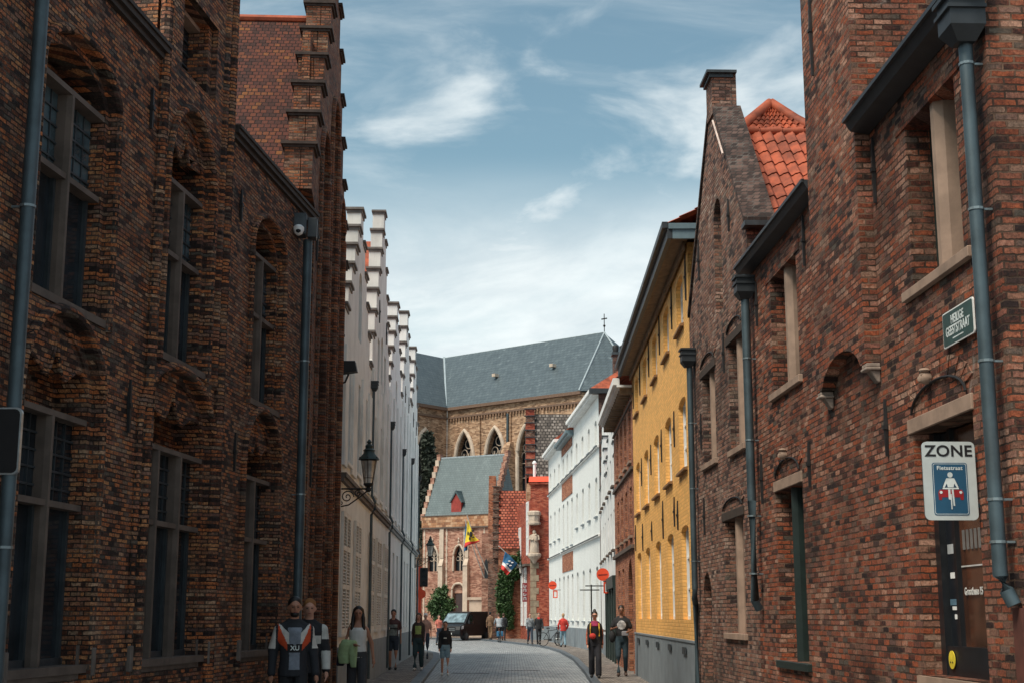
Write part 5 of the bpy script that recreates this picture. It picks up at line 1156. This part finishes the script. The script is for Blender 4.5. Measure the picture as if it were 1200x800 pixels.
WHITEC = CL('cloth_white', (.70, .70, .68), .08); SHOEW = CL('shoe_white', (.65, .65, .63)); SHOEB = CL('shoe_black', (.02, .02, .02)); REDC = CL('cloth_red', (.52, .04, .03)); LJEAN = CL('jeans_light', (.20, .32, .40), .2)
def person(loc, h, face, label, skin='light', hair=(HAIRN, 'short'), top=(BLACK, 'short'), bot=(JEAN, 'trousers'), shoes=SHOEB, stride=.2, lead=1, arms=None, near=False, woman=False, group=None, extra=None):
    t = tag(empty('person', loc), label, 'person', group); t.rotation_euler = (0, 0, R_(face)); k = h / 1.75; t.scale = (k, k, k)
    sh = .15 if woman else .178; sk = SKIN[skin]; vox = .011 if near else .018
    J = {}
    for sd in (-1, 1):
        f = sd * lead
        if f > 0: J[sd] = dict(hip=(sd * .085, 0, .92), knee=(sd * .09, -stride * .62 - .03, .50), ank=(sd * .09, -stride, .09), toe=(sd * .10, -stride - .15, .035))
        else: J[sd] = dict(hip=(sd * .085, 0, .92), knee=(sd * .09, stride * .15 - .03, .49), ank=(sd * .09, stride * .9, .10 + stride * .2), toe=(sd * .10, stride * .9 - .14, .035))
        J[sd]['sho'] = (sd * (sh - .012), .01, 1.372)
        a = (arms or {}).get(sd)
        if a: J[sd]['elb'], J[sd]['wri'] = a
        else: sw = -sd * lead * -stride * .5; J[sd]['elb'] = (sd * (sh + .035), .03 + sw * .6, 1.13); J[sd]['wri'] = (sd * (sh + .045), -.05 + sw * 1.4, .88)
    g = G()
    hipw = .165 if woman else .155
    tors = [(0, 0, .86, hipw * .85, .10), (0, 0, .93, hipw, .115), (0, 0, 1.02, .14, .105), (0, 0, 1.12, .125 if woman else .14, .098), (0, 0, 1.25, .14 if woman else .162, .112), (0, 0, 1.35, .145 if woman else .168, .112), (0, .005, 1.42, .115 if woman else .135, .085), (0, .01, 1.47, .07, .065), (0, .01, 1.50, .055, .056), (0, 0, 1.56, .055, .058)]
    etube(g, tors)
    for sd in (-1, 1):
        j = J[sd]; limb(g, [j['hip'], j['knee'], j['ank']], [.082, .053, .037]); limb(g, [(j['ank'][0], j['ank'][1] + .02, .045), j['toe']], [.038, .034])
        limb(g, [j['sho'], j['elb'], j['wri']], [.048, .038, .026]); limb(g, [(0, .015, 1.46), (sd * .09, .012, 1.405), j['sho']], [.05, .042, .042])
        w = Vector(j['wri']); d = (w - Vector(j['elb'])).normalized(); side = d.cross(Vector((0, 1, 0))).normalized() if abs(d.y) < .9 else Vector((1, 0, 0))
        up = side.cross(d).normalized(); palm = w + d * .055
        limb(g, [tuple(w), tuple(palm + d * .02)], [.025, .03])
        if not near: limb(g, [tuple(palm), tuple(palm + d * .08 - up * .02)], [.028, .015])
    # head
    g.ball((0, .008, 1.655), (.076, .093, .098), 16, 10); g.ball((0, -.022, 1.592), (.055, .066, .062), 12, 8); g.ball((0, -.098, 1.622), (.013, .018, .026), 8, 5); g.ball((0, -.078, 1.662), (.055, .02, .014), 8, 5)
    for sd in (-1, 1): g.ball((sd * .078, .01, 1.63), (.012, .02, .03), 6, 5)
    body = remeshed(g, 'body', sk, t, vox)
    if near:
        fg = G()
        for sd in (-1, 1):
            j = J[sd]; w = Vector(j['wri']); d = (w - Vector(j['elb'])).normalized(); side = Vector((0, 1, 0)).cross(d).normalized() if abs(d.y) < .9 else Vector((1, 0, 0)); curl = d.cross(side).normalized() * sd
            for i, (L, o_) in enumerate(((.072, -.026), (.080, -.009), (.074, .009), (.058, .025))):
                b = w + d * .085 + Vector((0, 1, 0)).lerp(side, 0) * o_; inw = Vector((-sd * .6, -.3, 0))
                p1 = b + d * L * .5 + inw * .012; p2 = b + d * L * .85 + inw * .035
                fg.tube([tuple(b - d * .03), tuple(p1), tuple(p2)], [.0105, .0095, .007], 6); fg.ball(tuple(p2), .0072, 6, 4)
            b = w + d * .035 + Vector((0, -.026, 0)); fg.tube([tuple(w + d * .01), tuple(b + Vector((-sd * .008, -.012, 0))), tuple(b + d * .04 + Vector((-sd * .016, -.018, 0)))], [.013, .011, .008], 6); fg.ball(tuple(b + d * .04 + Vector((-sd * .016, -.018, 0))), .0082, 6, 4)
        me = bpy.data.meshes.new('b'); me.from_pydata(fg.v, [], fg.f); bm = bmesh.new(); bm.from_mesh(body.data); bm.from_mesh(me); bm.to_mesh(body.data); bm.free()
        for p in body.data.polygons: p.use_smooth = True
    for sd in (-1, 1): G().ball((sd * .031, -.083, 1.638), (.012, .008, .007), 6, 4).build('eye', BK, t, smooth=True)
    G().ball((0, -.084, 1.578), (.022, .008, .006), 6, 4).build('mouth', plain('lips', (.28, .07, .06), .5), t, smooth=True)
    # hair
    hm, hs = hair
    if hs != 'none':
        g = G(); g.ball((0, .022, 1.683), (.086, .096, .088), 14, 9)
        g.ball((0, .05, 1.64), (.078, .06, .075), 10, 7)
        if hs == 'long':
            limb(g, [(0, .07, 1.68), (0, .10, 1.5), (.0, .10, 1.30)], [.085, .08, .05])
            for sd in (-1, 1): limb(g, [(sd * .065, .02, 1.70), (sd * .088, -.01, 1.55), (sd * .095, -.05, 1.40), (sd * .09, -.07, 1.22)], [.03, .034, .036, .02])
        if hs == 'bun': g.ball((0, .05, 1.78), .045, 8, 6)
        if hs == 'shoulder':
            limb(g, [(0, .06, 1.66), (0, .08, 1.52)], [.085, .06])
            for sd in (-1, 1): limb(g, [(sd * .07, .02, 1.68), (sd * .085, .0, 1.52)], [.03, .03])
        remeshed(g, 'hair', hm, t, .013, smooth=2)
    # top
    tm, ts = top[0], top[1]; g = G(); e = .012 if ts != 'jacket' else .022
    z0 = .90 if ts != 'jacket' else .84
    rr_ = [(0, 0, z0, hipw + e, .115 + e)] + [(x, y, z, rx + e, ry + e) for x, y, z, rx, ry in tors[2:7]]
    if ts == 'tank': rr_ = rr_[:-1] + [(0, 0, 1.40, .12, .10)]
    else: rr_ = rr_[:5] + [(0, .005, 1.41, .12 + e, .085 + e), (0, .01, 1.465, .072, .068)]
    etube(g, rr_)
    for sd in (-1, 1):
        j = J[sd]; S = Vector(j['sho']); E_ = Vector(j['elb']); Wv = Vector(j['wri'])
        if ts in ('long', 'jacket', 'hoodie'): limb(g, [tuple(S), tuple(E_), tuple(Wv - (Wv - E_).normalized() * .01)], [.050 + e, .043 + e, .030 + e]); limb(g, [(sd * .045, .015, 1.452), (sd * .10, .012, 1.415), tuple(S)], [.062, .060, .050 + e])
        elif ts == 'short': limb(g, [tuple(S), tuple(S.lerp(E_, .62))], [.050 + e, .048 + e]); limb(g, [(sd * .045, .015, 1.452), (sd * .10, .012, 1.415), tuple(S)], [.062, .060, .050 + e])
    if ts == 'hoodie': limb(g, [(-.08, .08, 1.50), (.08, .08, 1.50)], [.05, .05])
    if ts == 'jacket': etube(g, [(0, .01, 1.42, .085, .08), (0, .015, 1.505, .068, .066)])
    topo = remeshed(g, 'top', tm, t, vox, smooth=2)
    # bottom
    bm_, bs = bot; g = G(); etube(g, [(0, 0, .83, hipw * .9, .11), (0, 0, .92, hipw + .014, .128), (0, 0, 1.03, .148, .115)])
    for sd in (-1, 1):
        j = J[sd]; H_ = Vector(j['hip']); K_ = Vector(j['knee']); A_ = Vector(j['ank'])
        if bs == 'shorts': limb(g, [tuple(H_), tuple(H_.lerp(K_, .72))], [.096, .082])
        elif bs == 'wide': limb(g, [tuple(H_), tuple(K_), tuple(A_ + Vector((0, 0, .02)))], [.096, .085, .085])
        elif bs == 'long': limb(g, [tuple(H_), tuple(K_), tuple(A_ + Vector((0, 0, .03)))], [.098, .082, .07])
        else: limb(g, [tuple(H_), tuple(K_), tuple(A_ + Vector((0, 0, .03)))], [.094, .068, .052])
    remeshed(g, 'shorts' if bs == 'shorts' else 'trousers', bm_, t, vox, smooth=2)
    for sd in (-1, 1):
        j = J[sd]; g = G(); a = Vector((j['ank'][0], j['ank'][1] + .025, j['toe'][2] + .015)); limb(g, [tuple(a + Vector((0, 0, .03))), tuple(a)], [.042, .046]); limb(g, [tuple(a), (j['toe'][0], j['toe'][1] - .01, j['toe'][2] + .008)], [.046, .04])
        remeshed(g, 'shoe', shoes, t, .014, smooth=2)
    if extra: extra(t, J, topo)
    return t
def patch(par, src, pred, name, mat, offv=.004):
    """cut of the garment surface lifted a few millimetres: printed panels and stripes"""
    bm = bmesh.new(); bm.from_mesh(src.data); bm.normal_update()
    bmesh.ops.delete(bm, geom=[f for f in bm.faces if not pred(f.calc_center_median(), f.normal)], context='FACES')
    for v in bm.verts: v.co += v.normal * offv
    me = bpy.data.meshes.new(name); bm.to_mesh(me); bm.free(); me.materials.clear(); me.materials.append(mat); o = bpy.data.objects.new(name, me); COL.objects.link(o); o.parent = par; return o
# man in the motorcycle jacket
def ex_moto(t, J, top):
    ob = CL('jacket_orange_red', (.55, .07, .02)); wh = CL('jacket_white', (.55, .53, .50))
    patch(t, top, lambda c, n: c.y < 0 and .92 < c.z < 1.40 and abs(c.x) < .06 + max(0, (c.z - 1.2)) * .1 and n.y < -.2, 'shirt', CL('shirt_blue_grey', (.20, .23, .28), .3), .003)
    patch(t, top, lambda c, n: n.y < .2 and c.z > 1.12 and .065 < abs(c.x) < .19 and (c.z - 1.12) > (abs(c.x) - .065) * 1.0 and (c.z < 1.16 + (abs(c.x) - .06) * 2.2), 'jacket_panel', ob)
    patch(t, top, lambda c, n: n.y < .2 and c.z > 1.16 + (abs(c.x) - .06) * 2.2 and .065 < abs(c.x) < .2 and c.z < 1.33 + (abs(c.x) - .06), 'jacket_panel', wh)
    patch(t, top, lambda c, n: abs(c.x) > .215 and 1.16 < c.z < 1.42, 'jacket_panel', wh)
    patch(t, top, lambda c, n: c.y < 0 and 1.12 < c.z < 1.21 and abs(c.x) < .085 and n.y < -.3, 'chest_patch', BLACK, .008)
    text_mesh('lettering', 'XU', .075, WV, t, (0, -.15, 1.165), (R_(90), 0, 0))
    g = G(); g.ball((0, -.028, 1.562), (.056, .060, .042), 10, 7); o = g.build('beard', HAIRB, t, smooth=True); o.location = (0, .0, -.004)
person((-2.53, 16.6, 0), 1.72, 14, 'bearded man in dark motorcycle jacket with orange and white panels', 'tan', (HAIRB, 'short'), (CL('jacket_black', (.018, .02, .026)), 'jacket'), (BLACK, 'trousers'), SHOEB, .22, 1, near=True, extra=ex_moto,
       arms={-1: ((-.235, .06, 1.13), (-.25, .02, .87)), 1: ((.235, .05, 1.13), (.26, -.06, .87))})
def ex_moto2(t, J, top):
    wh = CL('jacket_silver', (.50, .50, .47))
    for sd in (-1, 1):
        for lo, hi in ((1.26, 1.44), (.9, 1.12)): patch(t, top, lambda c, n: c.x * sd > .16 and lo < c.z < hi, 'jacket_panel', wh)
    patch(t, top, lambda c, n: n.y < -.3 and abs(c.x) < .15 and 1.2 < c.z < 1.3, 'jacket_panel', wh)
person((-2.50, 17.6, 0), 1.71, 8, 'person in black and silver leather jacket half hidden behind the bearded man', 'light', (CL('hair_ginger', (.25, .10, .03)), 'short'), (CL('jacket_black_b', (.016, .016, .02)), 'jacket'), (BLACK, 'trousers'), SHOEB, .18, -1, near=True, extra=ex_moto2)
# woman with the green coat on her arm
def ex_green(t, J, top):
    GR = CL('coat_pale_green', (.38, .52, .27), .2); g = G()
    limb(g, [(-.22, -.12, 1.14), (-.06, -.17, 1.13)], [.07, .065]); etube(g, [(-.22, -.12, .80, .09, .05), (-.23, -.12, .95, .11, .07), (-.17, -.14, 1.12, .14, .085), (-.15, -.14, 1.18, .10, .07)]); etube(g, [(-.06, -.17, .74, .05, .03), (-.07, -.17, .95, .075, .05), (-.08, -.16, 1.12, .09, .07)])
    remeshed(g, 'carried_coat', GR, t, .014, smooth=2)
    g = G(); g.hexa([(-.36, -.02, .76), (-.22, -.04, .76), (-.22, .12, .76), (-.36, .12, .76), (-.34, -.02, 1.0), (-.22, -.02, 1.0), (-.22, .1, 1.0), (-.34, .1, 1.0)]); g.build('handbag', CL('bag_navy', (.02, .025, .05)), t, bevel=.02)
    g = G(); g.tube([(-.27, .03, 1.0), (-.2, .04, 1.25), (-.13, .02, 1.475)], .008, 5); g.build('bag_strap', BLACK, t)
person((-2.50, 23.2, 0), 1.66, 4, 'woman in white sleeveless top and dark trousers with pale green coat over her arm', 'tan', (HAIRB, 'long'), (WHITEC, 'tank'), (GREYC, 'wide'), SHOEB, .2, 1, near=True, woman=True, extra=ex_green,
       arms={-1: ((-.22, .02, 1.16), (-.06, -.20, 1.12)), 1: ((.235, .04, 1.14), (.27, -.04, .88))})
# man with backpack straps and shorts
def ex_pack(t, J, top):
    patch(t, top, lambda c, n: n.y < -.3 and abs(c.x) < .12 and 1.0 < c.z < 1.33, 'shirt_print', CL('shirt_grey_print', (.20, .24, .24), .5))
    g = G(); g.box(-.13, .13, .13, .27, 1.05, 1.45); g.build('backpack', NAVY, t, bevel=.04)
    g = G(); g.box(-.14, .14, -.145, -.13, 1.19, 1.22); g.build('chest_strap', BLACK, t)
person((-3.42, 41.2, 0), 1.70, 0, 'young man in dark patterned t-shirt and navy shorts by the grey plinth', 'tan', (HAIRB, 'short'), (CL('shirt_maroon', (.07, .03, .03), .4), 'short'), (NAVY, 'shorts'), SHOEB, .1, 1, extra=ex_pack)
def ex_vest(t, J, top):
    patch(t, top, lambda c, n: n.y < -.2 and abs(c.x) < .09 and 1.1 < c.z < 1.36, 'shirt_front', CL('lime_shirt', (.36, .48, .16), .2)); 
    patch(t, top, lambda c, n: abs(c.x) > .21 and c.z < 1.3, 'sleeve_panel', CL('sleeve_pink', (.48, .33, .33), .3))
person((-2.68, 41.0, 0), 1.60, -4, 'woman in lime and dark jacket with wide dark trousers near the left kerb', 'light', (HAIRN, 'shoulder'), (CL('jacket_brownish', (.05, .035, .03), .4), 'long'), (TEAL, 'long'), SHOEW, .12, -1, woman=True, extra=ex_vest)
def ex_hood(t, J, top): patch(t, top, lambda c, n: n.y < -.5 and abs(c.x) < .05 and 1.2 < c.z < 1.23, 'shirt_print', WHITEC)
person((-1.86, 39.8, -.1), 1.47, 4, 'girl in black hooded sweater and light denim shorts walking on the cobbles', 'light', (HAIRN, 'short'), (BLACK, 'hoodie'), (LJEAN, 'shorts'), SHOEW, .1, 1, woman=True, extra=ex_hood)
# couple on the right
def ex_scarf(t, J, top):
    g = G(); etube(g, [(0, -.02, 1.36, .13, .12), (0, 0, 1.42, .13, .12), (0, 0, 1.5, .085, .085)]); remeshed(g, 'scarf', CL('scarf_magenta', (.32, .03, .10), .3), t, .016)
    patch(t, top, lambda c, n: abs(c.x) > .2, 'sleeve_pattern', CL('sleeve_orange_pattern', (.45, .12, .06), .7))
    for sd in (-1, 1): G().tube([(sd * .11, -.10, 1.44), (sd * .12, -.14, 1.3), (sd * .12, -.13, 1.1)], .018, 6).build('bag_strap', CL('strap_yellow', (.65, .40, .05)), t)
    g = G(); g.ball((-.06, -.17, 1.10), (.09, .06, .08), 8, 6); g.build('hip_bag', REDC, t, smooth=True)
    g = G(); g.box(-.065, .065, -.108, -.09, 1.625, 1.655); g.build('sunglasses', BLACK, t)
person((2.08, 35.9, 0), 1.63, -3, 'woman with sunglasses, magenta scarf and wide black trousers walking on the right pavement', 'light', (HAIRB, 'bun'), (BLACK, 'long'), (CL('trousers_black_wide', (.016, .017, .024)), 'wide'), SHOEB, .14, 1, woman=True, extra=ex_scarf)
def ex_tee(t, J, top):
    patch(t, top, lambda c, n: n.y < -.25 and (c.x ** 2 / .0121 + (c.z - 1.27) ** 2 / .0121) < 1, 'shirt_print', CL('print_grey', (.45, .45, .46), .5))
    g = G(); g.ball((-.24, -.02, .98), (.09, .1, .15), 10, 7); g.build('shoulder_bag', BLACK, t, smooth=True)
    g = G(); g.hexa([(.0, -.19, 1.0), (.18, -.17, 1.0), (.18, -.12, 1.0), (.0, -.13, 1.0), (.0, -.19, 1.12), (.18, -.17, 1.12), (.18, -.12, 1.12), (.0, -.13, 1.12)]); g.build('camera_bag', CL('bag_grey', (.22, .22, .24)), t, bevel=.015)
person((2.83, 36.9, 0), 1.78, -4, 'man in black t-shirt with grey print and dark jeans walking beside the yellow house', 'brown', (HAIRB, 'short'), (BLACK, 'short'), (CL('jeans_dark', (.022, .045, .06), .3), 'trousers'), CL('shoe_brown', (.08, .05, .04)), .12, -1, extra=ex_tee,
       arms={-1: ((-.26, .0, 1.16), (-.16, -.20, 1.20)), 1: ((.26, .0, 1.14), (.16, -.2, 1.10))})
person((2.58, 72.0, 0), 1.66, 190, 'person in red jacket and light jeans seen from behind by the white terrace', 'light', (HAIRG, 'short'), (REDC, 'jacket'), (LJEAN, 'trousers'), SHOEB, .1, 1, arms={-1: ((-.26, .0, 1.14), (-.22, -.14, .95)), 1: ((.26, .0, 1.14), (.22, -.14, .95))})
person((1.0, 79.5, 0), 1.70, 10, 'walker in grey check shirt and dark trousers under the statue', 'light', (HAIRN, 'short'), (CL('shirt_grey_check', (.22, .24, .26), .6), 'long'), (NAVY, 'trousers'), SHOEB, .2, 1)
person((1.5, 80.2, 0), 1.72, 6, 'walker all in black with red scarf under the statue', 'light', (HAIRN, 'short'), (BLACK, 'jacket'), (BLACK, 'trousers'), SHOEB, .15, -1, extra=lambda t, J, top: remeshed((lambda g: (etube(g, [(0, 0, 1.38, .12, .12), (0, 0, 1.5, .09, .09)]), g)[1])(G()), 'scarf', REDC, t, .02))
person((-.55, 92.5, 0), 1.72, 170, 'person in black coat standing right of the cyclist', 'light', (HAIRN, 'short'), (BLACK, 'jacket'), (BLACK, 'trousers'), SHOEB, .1, 1)
person((-1.45, 95.5, 0), 1.82, 160, 'person in brown coat and dark hat between van and cyclist', 'light', (BLACK, 'short'), (CL('coat_brown', (.16, .09, .05), .4), 'jacket'), (CL('trousers_ochre', (.22, .13, .07), .3), 'trousers'), SHOEB, .15, 1)
person((-3.15, 52.0, 0), 1.62, 0, 'person with white cap hidden behind the woman in lime', 'light', (WHITEC, 'short'), (CL('top_salmon', (.45, .24, .18)), 'short'), (NAVY, 'trousers'), SHOEB, .1, 1)
person((-4.2, 82, -.1), 1.70, 30, 'passer-by in red and white shirt before the small tree', 'light', (HAIRN, 'short'), (CL('top_red_white', (.55, .16, .12), .5), 'short'), (NAVY, 'trousers'), SHOEB, .1, 1)

# ------------------------------------------------------------------ bicycles
def bicycle(loc, rz, label, rider=False, pannier=None, lean=0):
    t = tag(empty('bicycle', loc), label, 'bicycle'); t.rotation_euler = (R_(lean), 0, R_(rz)); fr = plain('bike_frame', (.03, .03, .035), .4, metal=.3)
    for x in (-.52, .52):
        w = G(); w.tube([(x + .34 * cos(a * pi / 14), 0, .35 + .34 * sin(a * pi / 14)) for a in range(29)], .018, 6); wo_ = w.build('wheel', IRON, t)
        g = G()
        for a in range(12): g.tube([(x, 0, .35), (x + .32 * cos(a * pi / 6), 0, .35 + .32 * sin(a * pi / 6))], .0025, 4)
        g.tube([(x, -.04, .35), (x, .04, .35)], .02, 6); g.build('spokes', ZINCL, wo_)
    g = G()
    for a, b in (((-.52, 0, .35), (-.08, 0, .32)), ((-.08, 0, .32), (-.2, 0, .85)), ((-.52, 0, .35), (-.18, 0, .78)), ((-.18, 0, .78), (.36, 0, .85)), ((-.08, 0, .32), (.38, 0, .75)), ((.52, 0, .35), (.34, 0, .98))): g.tube([a, b], .016, 6)
    g.build('frame', fr, t)
    g = G(); g.tube([(.34, 0, .98), (.33, 0, 1.05), (.30, -.27, 1.07), (.2, -.3, 1.05)], .012, 5); g.tube([(.33, 0, 1.05), (.30, .27, 1.07), (.2, .3, 1.05)], .012, 5); g.build('handlebar', ZINCL, t)
    G().ball((-.21, 0, .92), (.13, .07, .035), 8, 5).build('saddle', BLACK, t, smooth=True)
    g = G(); g.box(-.2, .04, -.09, -.07, .30, .32); g.box(-.2, .04, .07, .09, .34, .36); g.tube([(-.08, -.09, .32), (-.08, .09, .32)], .05, 8); g.build('pedals', IRON, t)
    if pannier: g = G(); g.box(-.72, -.36, -.2, -.05, .38, .70); g.box(-.72, -.36, .05, .2, .38, .70); g.build('pannier', pannier, t, bevel=.03)
    return t
bicycle((2.45, 76.5, 0), 80, 'dark bicycle parked against the white terrace behind the person in red')
bicycle((2.05, 74.6, 0), 35, 'dark bicycle parked left of the person in red')
BX = (-.82, 91.0); bicycle((BX[0], BX[1], -.1), 97, 'bicycle with blue panniers ridden away from the camera', pannier=CL('pannier_blue', (.03, .13, .24), .2))
cy = tag(empty('person', (BX[0], BX[1] - .1, 0)), 'cyclist in grey and black top riding away from the camera', 'person'); cy.rotation_euler = (0, 0, R_(7))
g = G(); etube(g, [(0, -.05, .85, .17, .13), (0, 0, 1.0, .15, .12), (0, .12, 1.25, .17, .12), (0, .2, 1.38, .15, .1), (0, .24, 1.45, .06, .06)])
for sd in (-1, 1):
    limb(g, [(sd * .1, 0, .88), (sd * .13, .28, .62 + sd * .08), (sd * .1, .12, .28 + sd * .1)], [.085, .06, .045]); limb(g, [(sd * .1, .1, .24 + sd * .1), (sd * .1, .24, .22 + sd * .1)], [.04, .035])
    limb(g, [(sd * .18, .2, 1.36), (sd * .25, .35, 1.15), (sd * .26, .46, 1.03)], [.05, .04, .03])
g.ball((0, .29, 1.58), (.08, .1, .115), 12, 8); remeshed(g, 'body', SKIN['light'], cy, .018)
g = G(); etube(g, [(0, -.06, .88, .185, .15), (0, 0, 1.0, .17, .14), (0, .12, 1.25, .19, .14), (0, .2, 1.40, .16, .11)])
for sd in (-1, 1): limb(g, [(sd * .18, .2, 1.36), (sd * .25, .35, 1.15), (sd * .26, .44, 1.05)], [.065, .055, .04])
remeshed(g, 'top', CL('top_grey_light', (.30, .33, .36), .4), cy, .018)
g = G(); etube(g, [(0, -.06, .80, .18, .15), (0, -.02, .95, .175, .145)])
for sd in (-1, 1): limb(g, [(sd * .1, 0, .88), (sd * .13, .28, .62 + sd * .08), (sd * .1, .12, .30 + sd * .1)], [.1, .075, .06])
remeshed(g, 'trousers', BLACK, cy, .018)
g = G(); g.ball((0, .27, 1.62), (.09, .1, .1), 10, 7); g.build('hair', HAIRN, cy, smooth=True)

# ------------------------------------------------------------------ black van
van = tag(empty('delivery_van', (-3.3, 99.3, -.1), R_(-90 - 24)), 'black delivery van turning out of the square at the end of the street', 'van')
VP = plain('van_black_paint', (.009, .011, .014), .45, var=.05, spec=.25); VP.node_tree.nodes['Principled BSDF'].inputs['Coat Weight'].default_value = .15
# local +x is forward
prof = [(-2.5, .32), (2.38, .32), (2.5, .45), (2.5, .72), (2.38, .98), (1.75, 1.15), (.98, 1.84), (.6, 1.95), (-2.3, 1.97), (-2.46, 1.85), (-2.52, 1.0)]
g = G(); n = len(prof)
def vw(x, z): return .95 if z < 1.1 else .95 - (z - 1.1) * .16
for a in (-1, 1):
    pass
L_ = [g.P((x, vw(x, z) * (.93 if x > 2.3 else 1), z)) for x, z in prof]; Rr = [g.P((x, -vw(x, z) * (.93 if x > 2.3 else 1), z)) for x, z in prof]
for tr in tessellate_polygon([[Vector((x, z, 0)) for x, z in prof]]): g.f.append([L_[i] for i in tr]); g.f.append([Rr[i] for i in tr])
for i in range(n): g.f.append([L_[i], L_[(i + 1) % n], Rr[(i + 1) % n], Rr[i]])
g.build('body', VP, van, bevel=.035)
WG = glass('van_glass', (.10, .14, .16), .05)
g = G(); g.hexa([(1.72, -.80, 1.20), (1.72, .80, 1.20), (1.05, .74, 1.80), (1.05, -.74, 1.80), (1.745, -.80, 1.225), (1.745, .80, 1.225), (1.075, .74, 1.825), (1.075, -.74, 1.825)]); g.build('windscreen', WG, van)
for sd in (-1, 1):
    g = G(); y = sd * .935; g.prism([(1.5, 1.16), (.5, 1.16), (.5, 1.72), (1.0, 1.72)], y - .0, y + sd * .012)
    w = g.build('side_window', glass('van_side_glass', (.015, .018, .02), .06), van)
    G().hexa([(1.35, sd * .96, 1.12), (1.5, sd * .96, 1.12), (1.5, sd * 1.14, 1.12), (1.35, sd * 1.14, 1.12), (1.38, sd * .96, 1.34), (1.47, sd * .96, 1.34), (1.47, sd * 1.12, 1.36), (1.38, sd * 1.12, 1.36)]).build('wing_mirror', VP, van, bevel=.02)
    G().hexa([(2.28, sd * .55, .78), (2.47, sd * .50, .74), (2.44, sd * .86, .74), (2.1, sd * .93, .80), (2.26, sd * .55, .97), (2.36, sd * .5, .96), (2.3, sd * .86, .98), (2.05, sd * .945, 1.0)]).build('headlight', glass('headlight_glass', (.4, .42, .43), .1), van)
    G().box(-2.53, -2.5, sd * .72 - .1, sd * .72 + .1, .9, 1.4).build('tail_light', REDC, van)
    for x in (1.65, -1.6):
        w = G(); w.tube([(x, sd * .72, .33), (x, sd * .965, .33)], .34, 20); wh = w.build('wheel', IRON, van, smooth=True)
        G().tube([(x, sd * .955, .33), (x, sd * .975, .33)], .21, 14).build('rim', ZINC, wh)
    g = G(); g.box(-2.4, 2.2, sd * .952, sd * .962, .55, .62); g.box(-2.2, .4, sd * .925, sd * .935, 1.14, 1.16); g.build('side_trim', IRON, van)
g = G(); g.box(2.46, 2.515, -.5, .5, .55, .92); g.build('grille', IRON, van); G().box(2.5, 2.53, -.26, .26, .42, .53).build('number_plate', WHITE, van)
g = G(); g.box(2.48, 2.52, -.5, .5, .80, .82); g.box(2.48, 2.52, -.5, .5, .70, .72); g.build('chrome_bar', ZINCL, van)
